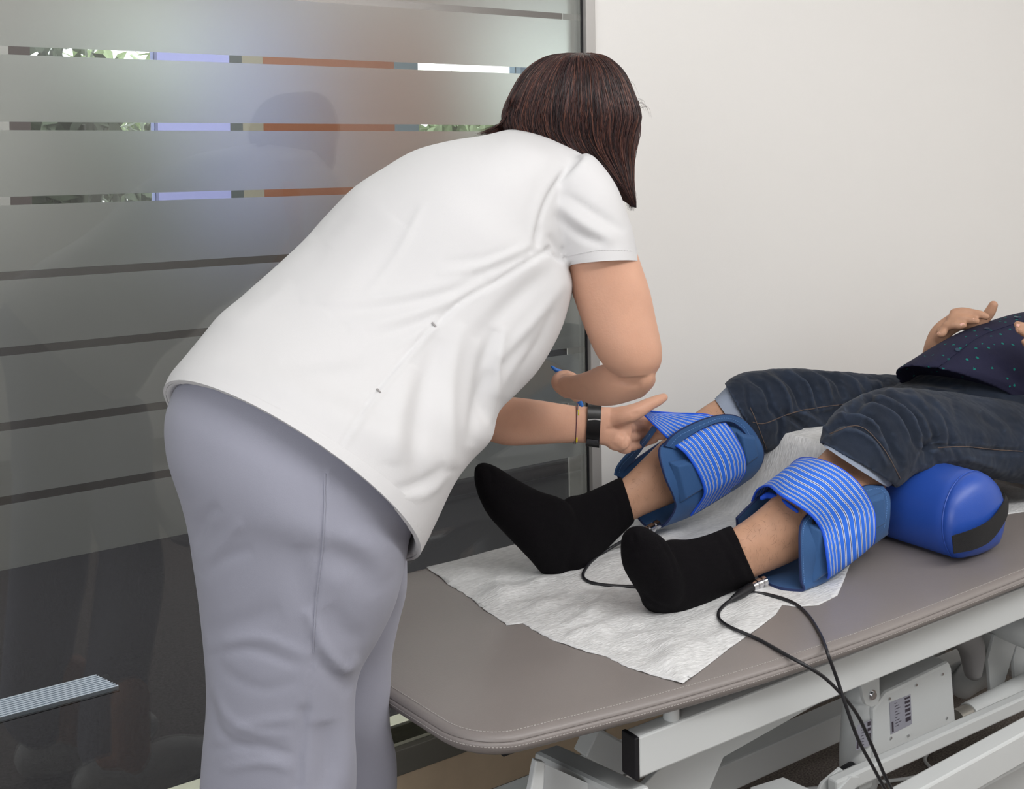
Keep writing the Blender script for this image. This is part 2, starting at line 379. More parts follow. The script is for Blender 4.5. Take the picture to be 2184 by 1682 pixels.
# floor grating of aluminium bars
g0 = atz(60, 1514, 0.003); g1 = atz(222, 1452, 0.003)
gr = empty('entrance_floor_grille', (g1[0] - 0.7, 3.15, 0), 'ribbed aluminium floor grille on the dark carpet behind the glass', 'floor grille')
ya = atz(215, 1436, 0.01)[1]; yb = atz(228, 1471, 0.01)[1]; xe = g1[0]
for k in range(9):
    sw = abs(ya - yb) / 9 * .33; y = yb + (ya - yb) * (k + 0.5) / 9; mb = MB().box((xe - 1.6, y - sw, 0.002), (xe + 0.02 - 0.004 * k, y + sw, 0.012))
    mb.build('slat', mat('grille_alu', (215, 225, 240), 0.35, metal=0.6) if k == 0 else bpy.data.materials['grille_alu'], gr)
MB().box((xe - 1.62, min(ya, yb) - 0.005, 0.0), (xe + 0.02, max(ya, yb) + 0.005, 0.002)).build('frame', M['black'], gr)
# shrubs outside the corridor windows
lm = [mat('leaf_dark', (78, 88, 66), 0.6), mat('leaf_light', (158, 172, 134), 0.6)]
def shrub(c, r, n, lab, mt, s):
    rg = np.random.default_rng(s); mb = MB(); root = empty('leafy_shrub', (c[0], c[1], 0), lab, 'shrub')
    V, F = tube([(c[0], c[1], 0), (c[0] + .05, c[1], c[2] * .5), (c[0], c[1], c[2])], [0.05, 0.04, 0.02], 8, 3)
    mesh_obj('trunk', V, F, mat('bark', (80, 66, 54), 0.8), root)
    for k in range(n):
        d = rg.normal(size=3); d /= np.linalg.norm(d); p = np.array(c) + d * np.array(r) * rg.uniform(0.3, 1); a = rg.normal(size=3); a /= np.linalg.norm(a); b = np.cross(a, rg.normal(size=3)); b /= np.linalg.norm(b); s_ = rg.uniform(.05, .1)
        mb.add([p - a * s_, p + b * s_ * .4, p + a * s_, p - b * s_ * .4 + np.cross(a, b) * .01], [(0, 1, 2, 3)])
    mb.build('foliage', mt, root, kind='stuff')
for k, (px, Y, z, r, n, mt) in enumerate([(110, 5.6, 1.4, (.36, .4, .7), 1100, 0), (230, 7.6, 1.7, (.6, .5, .5), 600, 1), (300, 6.4, 1.15, (.3, .3, .6), 700, 0), (950, 6.2, 1.45, (.4, .4, .5), 600, 1), (1070, 7.6, 1.1, (.6, .5, .6), 800, 1)]):
    p = aty(px, 268, Y)
    shrub((p[0], p[1], z), r, n, ['dense dark green shrub seen through the clear strips, left of the lilac panel, outermost', 'sparse pale green shrub outside between two darker ones', 'low dark green shrub outside beside the lilac panel', 'sparse pale shrub outside, right of the brown panel', 'wide low pale shrub outside, next to the bright sky, behind the woman'][k], lm[mt], k)
# ------------------------------------------------------------------ treatment table
M['mat'] = mat('taupe_leatherette', (134, 127, 124), 0.40, bump=0.10, bscale=420, var=0.035, vscale=6, spec=0.45)
M['white'] = mat('white_powder_coat', (210, 213, 213), 0.4)
M['thread'] = mat('grey_thread', (176, 170, 166), 0.8)
M['chrome'] = mat('chrome', (215, 215, 218), 0.15, metal=1.0)
TX0, TX1, TY0, TY1, TZ = 0.752, 2.40, 1.205, 1.895, 0.622
T = empty('treatment_table', (1.6, 1.55, 0), 'height-adjustable treatment couch with taupe padded top and white steel frame', 'treatment table')
def rrect(x0, x1, y0, y1, ins, rc, n=10, dense=True):
    P = []; x0 += ins; x1 -= ins; y0 += ins; y1 -= ins
    for (cx, cy, a0, r) in ((x0, y0, math.pi, rc[0]), (x1, y0, 1.5 * math.pi, rc[1]), (x1, y1, 0, rc[2]), (x0, y1, .5 * math.pi, rc[3])):
        r = max(r - ins, 0.004); sx = 1 if cx == x0 else -1; sy = 1 if cy == y0 else -1
        for k in range(n + 1): a = a0 + k / n * math.pi / 2; P.append((cx + sx * r + r * math.cos(a), cy + sy * r + r * math.sin(a)))
        if cx == x0 and cy == y0 and dense:
            xa = P[-1][0]; xb = x1 - max(rc[1] - ins, .004)
            for k in range(1, 40): P.append((xa + (xb - xa) * k / 40, y0))
    return P
def pad(name, x0, x1, rc, ztop, parent):
    prof = [(0.06, -0.036), (0.03, -0.035), (0.014, -0.031), (0.005, -0.025), (0.001, -0.019), (0.0, -0.015), (0.0006, -0.0115), (0.0022, -0.0104), (0.0040, -0.0098), (0.0030, -0.0091), (0.0032, -0.0075), (0.0055, -0.0042), (0.010, -0.0018), (0.018, -0.0005), (0.030, 0), (0.06, 0.0004), (0.12, 0.0008)]
    V = []; F = []; 
    for (i, z) in prof: V += [(x, y, ztop + z) for x, y in rrect(x0, x1, TY0, TY1, i, rc)]
    n = len(V) // len(prof)
    for i in range(len(prof) - 1):
        for j in range(n): k = (j + 1) % n; F.append((i * n + j, i * n + k, (i + 1) * n + k, (i + 1) * n + j))
    F.append(tuple(range(n - 1, -1, -1))); F.append(tuple((len(prof) - 1) * n + j for j in range(n)))
    return mesh_obj(name, V, F, M['mat'], parent)
mt = pad('mattress', TX0, TX1, (.085, .01, .01, .085), TZ, T)
TWP = np.polyfit([.75, .85, .93, 1.0, 1.15, 1.3, 1.45, 1.6, 1.8, 2.0, 2.2, 2.4], [.070, .056, .044, .034, .015, .001, -.006, -.008, -.006, -.003, -.001, 0], 5)
def tw(x, y):
    sy = np.polyval(TWP, np.clip(x, .75, 2.4)) * np.clip((1.50 - y) / .22, 0, 1)
    sx = np.interp(y, [1.2, 1.3, 1.38, 1.54, 1.9], [.030, .024, .015, -.010, -.03]) * np.clip(1 - (x - TX0) / .3, 0, 1)
    return x + sx, y + sy
_V = vco(mt.data); _V[:, 0], _V[:, 1] = tw(_V[:, 0], _V[:, 1]); setco(mt.data, _V)
def stitch(ins, z, tilt=0):
    P = rrect(TX0, TX1, TY0, TY1, ins, (.085, .01, .01, .085), 14, False); P = [p for p in P]
    L = [P[-1 - k] for k in range(0)] ; path = P[-15:][0:] ; path = [P[-1], *P[:15], P[15]]
    L0 = cat_interp(np.array([P[-8], P[-1]]), 12); L1 = cat_interp(np.array([P[14], P[15]]), 30); L = np.vstack([L0, np.array(P[:14]), L1]); L = np.stack(tw(L[:, 0], L[:, 1]), -1); s = np.concatenate([[0], np.cumsum(np.linalg.norm(np.diff(L, axis=0), axis=1))]); mb = MB()
    for a in np.arange(0, s[-1], 0.0052):
        q = [(np.interp(x, s, L[:, 0]), np.interp(x, s, L[:, 1]), z) for x in (a, a + 0.0034)]; mb.beam(q[0], q[1], 0.0009, 0.0009)
    mb.build('stitching', M['thread'], mt, kind='stuff')
stitch(0.0150, TZ - 0.0004); stitch(0.0, TZ - 0.0150)
# base board under the pad
MB().box((TX0 + .10, TY0 + .10, TZ - .048), (TX1 - .02, TY1 - .06, TZ - .0363)).build('base_board', M['black'], T)
# rails
RZ0, RZ1 = 0.498, 0.558
for (y, l) in ((1.26, 'near'), (1.80, 'far')):
    r = MB().box((1.058, y, RZ0), (TX1 + .3, y + .03, RZ1)).build('side_rail', M['white'], T, bevel=0.003)
    MB().box((1.050, y - .001, RZ0 - .001), (1.0585, y + .031, RZ1 + .001)).build('end_cap', M['black'], r, bevel=0.002, label='black plastic end cap')
    for x in (1.135, 1.75, 2.25):
        V, F = tube([(x, y + .016, RZ1), (x, y + .016, TZ - .034)], .0125, 16, 1, cap=False); mesh_obj('spacer_post', V, F, M['white'], T)
for x in (1.30, 2.1): MB().box((x, 1.29, RZ0 + .005), (x + .04, 1.80, RZ1 - .005)).build('cross_rail', M['white'], T, bevel=0.003)
# raised back section beyond the frame edge
bk = pad('backrest_pad', TX1 + .01, TX1 + .72, (.01, .06, .06, .01), TZ, T)
Vb = vco(bk.data); Vr = Vb.copy(); a_ = math.radians(7); dx = Vb[:, 0] - TX1; dzz = Vb[:, 2] - TZ
Vr[:, 0] = TX1 + dx * math.cos(a_) - dzz * math.sin(a_); Vr[:, 2] = TZ + dx * math.sin(a_) + dzz * math.cos(a_); setco(bk.data, Vr)
for y in (1.32, 1.75): MB().beam((TX1 - .02, y, TZ - .075), (TX1 + .62, y, TZ - .075 + .64 * math.tan(a_)), .03, .03).build('backrest_bar', M['white'], T, bevel=0.003)
# lower frame: nearest bar, foot bar, base
def bar(name, p, q, Y, w, h, zoff=0, m='white', ext=(0, 0), bev=.004):
    a = aty(p[0], p[1], Y); b = aty(q[0], q[1], Y); d = (b - a) / np.linalg.norm(b - a); a = a - d * ext[0]; b = b + d * ext[1]; a[1] += w / 2; b[1] += w / 2; a[2] -= h / 2; b[2] -= h / 2
    return MB().beam(a, b, w, h).build(name, M[m], T, bevel=bev)
bar('foot_control_bar', (1968, 1682), (2184, 1563), 1.17, .035, .055, ext=(.35, 1.0))
bar('lift_arm', (1871, 1628), (2184, 1487), 1.33, .022, .028, ext=(.11, .5))
bar('base_beam', (1532, 1637), (1787, 1525), 1.62, .05, .060, ext=(.02, 1.3))
# foot end: two inclined plates joined by a folded tray
V1 = aty(1140, 1618, 1.36); 
c1 = aty(1150, 1606, 1.40); c2 = aty(1360, 1690, 1.30)
MB().plate([aty(1139, 1618, 1.33), aty(1158, 1622, 1.33), aty(1150, 1760, 1.33), aty(1112, 1760, 1.33)], (0, 1, 0), .012).build('end_leg', M['white'], T, bevel=.002)
MB().beam(aty(1165, 1612, 1.52), aty(1362, 1706, 1.27), .050, .028).build('folded_crossbar', M['white'], T, bevel=.008)
MB().plate([aty(1160, 1628, 1.42), aty(1300, 1690, 1.34), aty(1300, 1790, 1.34), aty(1150, 1790, 1.42)], (0.4, -1, 0), .006).build('end_gusset', M['white'], T, bevel=.001)
# scissor arm rising from bottom left to the rail
MB().plate([aty(1795, 1467, 1.40), aty(1539, 1612, 1.40), aty(1497, 1710, 1.40), aty(1330, 1710, 1.40), aty(1400, 1640, 1.40), aty(1660, 1490, 1.40)], (0, 1, 0), .010).build('scissor_arm', M['white'], T, bevel=.0015)
MB().beam(aty(1320, 1664, 1.386), aty(1560, 1560, 1.386), .006, .010).build('arm_rib', M['white'], T)
MB().beam(aty(1250, 1575, 1.72), aty(1345, 1628, 1.72), .04, .055).build('tilt_bar', M['white'], T, bevel=.003)
# base plate with castor plates near the lift motor
MB().plate([atz(1600, 1682, .30), atz(1670, 1660, .30), atz(1760, 1700, .30), atz(1650, 1760, .30)], (0, 0, 1), .006).build('base_plate', M['white'], T, bevel=.001)
# ---- lift motor
YM = 1.40
V, F = tube([aty(1838, 1478, YM + .04), aty(1838, 1500, YM + .04), aty(1832, 1600, YM + .04), aty(1832, 1660, YM + .04)], [.030, .036, .037, .036], 28, 4, cap=True)
mo = mesh_obj('lift_motor', V, F, M['white'], T)
h = [aty(1862, 1512, YM), aty(1890, 1476, YM), aty(2025, 1410, YM), aty(2031, 1425, YM), aty(2040, 1545, YM), aty(1995, 1580, YM), aty(1905, 1628, YM), aty(1862, 1640, YM)]
MB().plate([p + np.array([0, .03, 0]) for p in h], (0, 1, 0), .06).build('gearbox_cover', M['white'], mo, bevel=.006)
for p in ((1897, 1489), (1954, 1460), (2010, 1437), (1900, 1573), (1937, 1568), (2019, 1530)):
    c = aty(p[0], p[1], YM - .0005); V, F = tube([c, c - np.array([0, .0015, 0])], .0028, 12, 1, cap=False); mesh_obj('cover_screw', V, F, M['chrome'], mo)
M['lab'] = mat('silver_label', (168, 168, 180), 0.4, metal=0.2); M['ink'] = mat('dark_label_ink', (60, 52, 62), 0.6)
def lab(px, Y, rows):
    P = [aty(a, b, Y) for a, b in px]; G = np.array([[P[0], P[1]], [P[3], P[2]]]); 
    o = sheet('rating_plate', patch(G, 2, 2), .0006, M['lab'], mo, label='silver rating label with dark print')
    def q(u, v): return (P[0] * (1 - u) + P[1] * u) * (1 - v) + (P[3] * (1 - u) + P[2] * u) * v + np.array([0, -.0006, 0])
    mb = MB()
    for (u0, v0, u1, v1) in rows: mb.add([q(u0, v0), q(u1, v0), q(u1, v1), q(u0, v1)], [(0, 1, 2, 3)])
    mb.build('label_print', M['ink'], o, kind='stuff')
lab([(1897, 1498), (1942, 1480), (1945, 1543), (1900, 1566)], YM - .0007, [(.05, .62, .13, .95), (.70, .04 , .95, .10), (.70, .16, .95, .24), (.70, .30, .95, .36), (.70, .42, .95, .52), (.70, .58, .95, .64), (.70, .7, .95, .84)] + [(.22, .08 + k * .09, .22 + .12 + .2 * ((k * 37) % 5) / 5, .10 + k * .09) for k in range(9)])
lab([(1828, 1547), (1858, 1534), (1859, 1588), (1825, 1600)], YM + .0005, [(.04, .66, .16, .95), (.72, .04, .94, .2), (.72, .28, .94, .4), (.72, .5, .94, .7)] + [(.28, .12 + k * .12, .5, .145 + k * .12) for k in range(7)])
c = aty(1858, 1480, YM - .012)
br = MB().plate([aty(1831, 1440, YM - .01), aty(1872, 1422, YM - .01), aty(1873, 1485, YM - .01), aty(1868, 1500, YM - .01), aty(1855, 1506, YM - .01), aty(1843, 1500, YM - .01), aty(1838, 1486, YM - .01)], (0, 1, 0), .008).build('motor_bracket', M['white'], T, bevel=.001)
for r0, l in ((.0095, .004), (.0065, .008)):
    V, F = tube([c, c - np.array([0, l, 0])], r0, 20, 1, cap=False); mesh_obj('bolt', V, F, M['chrome'], br)
V, F = tube([aty(1790, 1665, YM + .02), aty(1822, 1646, YM + .02)], .019, 22, 2, cap=False); mesh_obj('roller', V, F, M['black'], T, label='black rubber roller')
V, F = tube([aty(1812, 1668, YM - .02), aty(1840, 1655, YM - .02)], .022, 22, 2, cap=False); mesh_obj('roller_sleeve', V, F, M['white'], T)
MB().plate([aty(1752, 1668, 1.36), aty(1790, 1636, 1.36), aty(1806, 1648, 1.36), aty(1780, 1700, 1.36), aty(1735, 1700, 1.36)], (0, 1, 0), .006).build('roller_fork', M['white'], T, bevel=.001)
MB().plate([aty(1780, 1690, 1.33), aty(1812, 1655, 1.33), aty(1830, 1655, 1.33), aty(1830, 1668, 1.33), aty(1800, 1710, 1.33)], (0, 1, 0), .006).build('roller_fork', M['white'], T, bevel=.001)
# curved plate, shaft and pedestal plates on the right
V, F = tube([aty(2040, 1534, 1.46), aty(2070, 1520, 1.46)], .020, 20, 1, cap=False); mesh_obj('shaft', V, F, mat('bare_steel', (170, 166, 158), .35, metal=.6), T)
V, F = tube([aty(2066, 1522, 1.46), aty(2184, 1462, 1.46), aty(2300, 1400, 1.46)], .023, 20, 1, cap=False); mesh_obj('shaft_sleeve', V, F, M['white'], T)
MB().plate([aty(1943, 1430, 1.55), aty(1950, 1385, 1.55), aty(1980, 1360, 1.55), aty(1985, 1415, 1.55)], (0, 1, 0), .006).build('bracket', M['white'], T)
V, F = tube([aty(2000, 1340, 1.50), aty(2040, 1345, 1.50), aty(2070, 1375, 1.50), aty(2075, 1430, 1.5)], [.028, .03, .03, .02], 16, 3); mesh_obj('cylinder_shroud', V, F, mat('grey_shroud', (150, 148, 148), .5), T)
for dx in (0, 54):
    MB().plate([aty(2118 + dx, 1352, 1.50), aty(2166 + dx, 1365, 1.50), aty(2135 + dx, 1468, 1.50), aty(2110 + dx, 1476, 1.50), aty(2104 + dx, 1405, 1.50)], (0, 1, 0), .008).build('pedestal_plate', M['white'], T, bevel=.001)
V, F = tube([aty(2120, 1318, 1.52), aty(2200, 1352, 1.42), aty(2300, 1385, 1.36)], [.035, .035, .035], 20, 3); mesh_obj('pivot_tube', V, F, M['white'], T)
V, F = tube([aty(2052, 1460, 1.6), aty(2075, 1440, 1.6), aty(2110, 1430, 1.6)], [.03, .034, .03], 16, 3); mesh_obj('motor_pod', V, F, M['white'], T)
MB().beam(aty(2040, 1392, 1.75), aty(2240, 1310, 1.75), .03, .05).build('base_beam', M['white'], T, bevel=.003)
MB().beam(aty(2020, 1450, 1.66), aty(2240, 1365, 1.66), .02, .07).build('base_beam', M['white'], T, bevel=.003)
# castors carrying the table (below the picture)
for (x, y) in ((1.15, 1.32), (1.15, 1.80), (2.5, 1.32), (2.5, 1.80)):
    V, F = tube([(x, y - .012, .04), (x, y + .012, .04)], .04, 20, 1, cap=False); mesh_obj('castor', V, F, M['black'], T)
    MB().box((x - .02, y - .02, .06), (x + .02, y + .02, .16)).build('castor_housing', M['white'], T, bevel=.003)
for y in (1.32, 1.80): MB().box((1.08, y - .03, .13), (2.6, y + .03, .19)).build('floor_beam', M['white'], T, bevel=.004)
for (x0, x1) in ((1.2, 1.9), (2.5, 2.05)): MB().beam((x0, 1.56, .17), (x1, 1.56, .50), .04, .06).build('lift_strut', M['white'], T, bevel=.003)
# ------------------------------------------------------------------ bolster
BX, BR, BY0, BY1 = 1.948, .089, 1.296, 1.88
def dsec(r, n=48):
    P = []
    for k in range(n):
        a = 2 * math.pi * k / n; x = math.cos(a) * r; z = math.sin(a) * r
        if z < -.72 * r: z = -.72 * r - (-.72 * r - z) * .25; x *= 1.0
        P.append((x, z))
    return P
B = empty('bolster', (BX, BY0, TZ), 'round blue vinyl bolster lying under the knees on the couch', 'bolster')
M['blue'] = mat('blue_vinyl', (42, 80, 170), 0.36, bump=.08, bscale=500, spec=.5)
V = []; F = []; n = 48
prof = [(0.0, .0, -.024), (.35, 0, -.0215), (.62, 0, -.0155), (.80, 0, -.008), (.92, 0, .0005), (.985, 0, .011), (.998, 0, .019), (.985, 0, .021), (1.0, 0, .024), (1.005, 0, .04), (1.005, 0, .15)]
ys_ = [BY0 + p[2] for p in prof] + [BY1 - p[2] for p in prof[::-1]]; rs_ = [p[0] for p in prof] + [p[0] for p in prof[::-1]]
for y, r in zip(ys_, rs_):
    for (x, z) in dsec(BR * max(r, .001)): V.append((BX + x, y, TZ + BR * .79 + .0025 + z))
for i in range(len(ys_) - 1):
    for j in range(n): k = (j + 1) % n; F.append((i * n + j, i * n + k, (i + 1) * n + k, (i + 1) * n + j))
bo = mesh_obj('cover', V, F, M['blue'], B)
pts = [(BX + x, BY0 + .021, TZ + BR * .79 + .0025 + z) for x, z in dsec(BR * .992, 48)]; pts.append(pts[0])
V, F = tube(pts, .0016, 6, 1, cap=False); mesh_obj('piping', V, F, M['blue'], B)
M['webbing'] = mat('black_webbing', (24, 24, 26), .75, bump=.6, bscale=900)
zc = TZ + BR * .79
G = [[aty(*a), aty(*b)] for a, b in (((2030, 1143, 1.283), (2034, 1180, 1.283)), ((2075, 1128, 1.262), (2080, 1170, 1.262)), ((2112, 1108, 1.262), (2115, 1150, 1.262)), ((2136, 1078, 1.275), (2145, 1106, 1.275)), ((2143, 1058, 1.30), (2150, 1072, 1.30)), ((2139, 1050, 1.33), (2146, 1058, 1.33)))]
G0_ = [[(BX - .048, BY0 - .010, zc - .034), (BX - .050, BY0 - .010, zc - .062)], [(BX - .01, BY0 - .028, zc - .022), (BX - .012, BY0 - .028, zc - .050)], [(BX + .045, BY0 - .030, zc - .002), (BX + .043, BY0 - .030, zc - .030)], [(BX + .083, BY0 - .014, zc + .026), (BX + .088, BY0 - .016, zc + .0)], [(BX + .094, BY0 + .012, zc + .045), (BX + .102, BY0 + .010, zc + .030)], [(BX + .088, BY0 + .03, zc + .040), (BX + .094, BY0 + .03, zc + .022)]]
sheet('carry_strap', patch(G, 3, 6), .0025, M['webbing'], B, label='black webbing carry strap')
# ------------------------------------------------------------------ paper sheet
M['paper'] = mat('nonwoven_paper', (218, 218, 218), .85, bump=1.0, bscale=110, var=.11, vscale=70, spec=.15, stretch=(1, 2.5, 1))
nt = M['paper'].node_tree; 
near = [(910, 1211), (935, 1228), (962, 1250), (985, 1262), (1012, 1282), (1030, 1300), (1058, 1316), (1080, 1334), (1115, 1329), (1148, 1350), (1180, 1366), (1215, 1378), (1250, 1391), (1290, 1399), (1318, 1412), (1340, 1424), (1390, 1440), (1430, 1450), (1457, 1459), (1500, 1426), (1560, 1380), (1620, 1338), (1655, 1310), (1668, 1290), (1700, 1294), (1745, 1291), (1786, 1270), (1800, 1238), (1812, 1205)]
poly = [tuple(atz(x, y, TZ + .001)[:2]) for x, y in near]
poly += [(1.72, 1.46), (1.84, 1.475), (2.05, 1.46), (2.29, 1.40), (2.45, 1.40), (2.45, 1.885), (2.1, 1.888), (1.7, 1.888), (1.3, 1.888)]
PB = [p for p in poly]
pp = []
for i in range(len(PB)):
    a = np.array(PB[i]); b = np.array(PB[(i + 1) % len(PB)]); k = max(1, int(np.linalg.norm(b - a) / .008)); t = 0
    for j in range(k):
        q = a + (b - a) * j / k
        if i < 17 and j: q = q + rng.normal(size=2) * .0012     # torn edge
        pp.append(tuple(q))
def inside(x, y, P):
    c = False; j = len(P) - 1
    for i in range(len(P)):
        if (P[i][1] > y) != (P[j][1] > y) and x < (P[j][0] - P[i][0]) * (y - P[i][1]) / (P[j][1] - P[i][1]) + P[i][0]: c = not c
        j = i
    return c
ins = [(x + rng.uniform(-.002, .002), y + rng.uniform(-.002, .002)) for x in np.arange(1.0, 2.45, .010) for y in np.arange(1.2, 1.89, .010) if inside(x, y, PB)]
v2, _, f2, _, _, _ = delaunay_2d_cdt([Vector(p) for p in pp + ins], [(i, (i + 1) % len(pp)) for i in range(len(pp))], [], 1, 1e-5)
PBa = np.array(PB); PBb = np.roll(PBa, -1, axis=0)
def ph(x, y):
    z = TZ + .0011
    w = max(0, noise.noise(Vector((x * 9 + y * 5, y * 26 - x * 9, 1.3)))) * .020 + max(0, noise.noise(Vector((x * 24, y * 44, 4.1)))) * .009
    k = 1.0; q = np.array([x, y]); A_ = PBa; B_ = PBb; ab = B_ - A_; t_ = np.clip(((q - A_) * ab).sum(1) / (ab * ab).sum(1), 0, 1); k *= min(1, .12 + float(np.linalg.norm(q - A_ - t_[:, None] * ab, axis=1).min()) / .06)
    for (a, b, r) in ((1.30, 1.455, .10), (1.28, 1.69, .09), (1.6, 1.43, .16), (1.68, 1.76, .12)): k *= 1 - math.exp(-((x - a) ** 2 + (y - b) ** 2) / r ** 2)
    if x > 1.7: k *= max(0, 1 - (x - 1.7) / .1)
    z += w * k
    if y > 1.40:
        d = abs(x - BX); t = 0
        if d < BR + .004: t = .16 + .012
        elif d < BR + .10: t = .172 * (1 - (d - BR) / .10) ** 1.4
        z += t * min(1, max(0, (y - 1.455) / .05))
    return z
pv = [(v.x, v.y, ph(v.x, v.y)) for v in v2]
po = mesh_obj('paper_sheet', pv, f2, M['paper']); tag(po, 'crumpled white disposable paper sheet with torn edge spread on the couch', 'paper sheet')
sd = po.modifiers.new('t', 'SOLIDIFY'); sd.thickness = .0006; sd.offset = 1
# ------------------------------------------------------------------ woman
M['skin'] = mat('fair_skin', (210, 162, 137), .5, bump=.12, bscale=350, var=.05, vscale=18, sss=.12, spec=.4)
M['mskin'] = mat('tan_skin', (184, 142, 116), .55, bump=.2, bscale=300, var=.09, vscale=30, sss=.08, spec=.35)
M['nail'] = mat('finger_nail', (226, 176, 160), .3)
M['shirt'] = mat('white_tunic_cloth', (210, 209, 210), .82, bump=.05, bscale=900, spec=.15, sheen=.1)
M['pants'] = mat('grey_lilac_trouser_cloth', (156, 157, 171), .8, bump=.08, bscale=900, spec=.2, sheen=.15)
Wm = empty('person', (.60, 1.42, 0), 'person in white tunic and grey trousers bending over the couch, short dark hair', 'person')
# -- tunic
SR = [ring((350, 826), (884, 1192), 1.53, .165, (64, -62)),
      ring((362, 800), (915, 1135), 1.55, .172, (50, -48)),
      ring((392, 765), (962, 1040), 1.57, .172, (34, -32)),
      ring((427, 722), (1000, 985), 1.60, .170, (20, -18)),
      ring((468, 672), (1045, 938), 1.63, .168, (10, -10)),
      ring((522, 628), (1062, 880), 1.66, .165, (4, -4)),
      ring((592, 566), (1098, 842), 1.69, .165),
      ring((650, 512), (1142, 795), 1.72, .168),
      ring((694, 462), (1178, 738), 1.745, .172),
      ring((752, 402), (1204, 680), 1.77, .178),
      ring((812, 362), (1222, 610), 1.79, .180),
      ring((880, 324), (1215, 560), 1.81, .178),
      ring((955, 301), (1215, 500), 1.825, .172),
      ring((1030, 289), (1222, 440), 1.84, .158),
      ring((1082, 277), (1232, 392), 1.85, .135, (4, 6)),
      ring((1120, 277), (1240, 355), 1.86, .11, (6, 10)),
      ring((1150, 282), (1243, 338), 1.865, .088, (6, 8)), ring((1176, 290), (1252, 334), 1.868, .072, (6, 8)), ring((1200, 300), (1258, 330), 1.87, .05, (4, 6))]
body = loft(SR, 72, 6, inset=(5, .90))
SLV = [ring((1155, 415), (1222, 335), 1.79, .045), ring((1150, 450), (1262, 330), 1.78, .062), ring((1162, 500), (1312, 392), 1.775, .068), ring((1186, 545), (1343, 470), 1.775, .070), ring((1196, 562), (1354, 515), 1.775, .070), ring((1202, 570), (1362, 558), 1.775, .071, (0, -7))]
slv = loft(SLV[::-1], 44, 8, inset=(4, .88))
SL2 = [ring((1010, 330), (1090, 300), 1.98, .06), ring((1010, 430), (1130, 400), 2.03, .075), ring((1005, 560), (1140, 540), 2.03, .075)]
slv2 = loft(SL2[::-1], 36, 8, inset=(4, .88))
me = remesh([body, slv, slv2], .0045, 5)
S = []
def st(p, w, h, e=False): S.append((p, w, h, e))
# spine pleat and long folds of the back
st([(780, 632), (850, 540), (905, 430)], 9, .0022)
st([(700, 660), (780, 560), (850, 470)], 40, .003)
st([(640, 640), (760, 640), (900, 620), (1010, 592)], 13, .0028); st([(700, 668), (820, 655), (950, 625), (1040, 588)], 12, -.003)
st([(740, 700), (860, 676), (960, 640), (1030, 600)], 11, .003); st([(780, 720), (890, 690), (960, 655)], 10, -.0026)
st([(770, 760), (880, 720), (930, 680)], 12, .0024); st([(600, 780), (760, 760), (880, 700)], 22, -.0024)
st([(560, 800), (700, 800), (840, 770)], 28, .002)
st([(930, 585), (1010, 572), (1080, 545), (1140, 520)], 9, .0022); st([(980, 600), (1050, 575), (1120, 545), (1165, 525)], 9, -.0024); st([(940, 560), (1040, 548), (1110, 520)], 9, -.0018)
# side panel below the side seam: darker hollow, folds radiating from the armpit
st([(1175, 530), (1060, 600), (985, 640), (930, 690)], 6, -.004, True)
st([(1190, 565), (1100, 640), (1010, 730)], 22, -.006)
st([(1205, 600), (1150, 670), (1085, 740), (1065, 770)], 12, .004)
st([(1080, 700), (1060, 760), (1055, 830), (1050, 900)], 9, .006); st([(1060, 700), (1035, 770), (1020, 860), (1005, 950)], 15, -.008)
st([(985, 690), (960, 800), (960, 940), (965, 1000)], 18, .006); st([(935, 720), (905, 830), (890, 960), (900, 1060)], 22, -.006)
st([(880, 780), (850, 880), (840, 990)], 22, .005)
st([(1040, 900), (1030, 850), (1045, 790)], 8, -.006)
st([(835, 1045), (900, 1030), (950, 990)], 10, -.003); st([(850, 1062), (915, 1050), (960, 1005)], 8, .0026)
st([(1130, 740), (1080, 800), (1060, 850)], 14, .004); st([(1180, 660), (1150, 730), (1100, 790)], 10, -.003)
# side slit
st([(715, 966), (800, 838), (925, 690)], 4.5, -.0045, True); st([(722, 955), (812, 830), (930, 690)], 9, .003, True)
# armhole seam, sleeve folds
st([(1148, 520), (1150, 470), (1180, 400), (1235, 335)], 5, -.004, True); st([(1135, 520), (1138, 470), (1165, 400), (1215, 335)], 9, .002, True)
st([(1185, 430), (1240, 475), (1310, 515)], 11, .0045); st([(1180, 455), (1235, 500), (1290, 520)], 10, -.0045); st([(1200, 410), (1270, 455), (1335, 495)], 10, -.0035)
st([(1170, 500), (1190, 530), (1200, 555)], 8, -.005); st([(1150, 480), (1130, 540)], 8, -.003)
st([(1165, 528), (1190, 548), (1205, 558)], 6, -.005)
# shoulder
st([(1030, 330), (1100, 310), (1180, 330)], 20, .002)
st([(560, 620), (650, 570), (700, 520)], 20, -.002); st([(660, 500), (700, 490), (760, 430)], 14, -.002); st([(470, 700), (560, 650), (620, 600)], 16, .002)
fold(me, S)
wrinkle(me, .0010, 7, 3)
sh = finish('tunic', me, M['shirt'], Wm, 'white short-sleeved medical tunic')
bs = bvh(me)
HB = []
hem = [(362, 808), (430, 822), (520, 856), (610, 900), (700, 948)]
dashes(bs, [(1200, 548), (1280, 533), (1352, 535)], 'stitching', M['shirt'], sh, 6, .0007)
for p in (((921, 688), (929, 697)), ((803, 829), (811, 838))):
    q = [cast(bs, *x, .001) for x in p]
    if q[0] and q[1]: MB().beam(q[0][0], q[1][0], .0022, .001, up=q[0][1]).build('bar_tack', mat('tack_thread', (150, 146, 146), .8), sh)
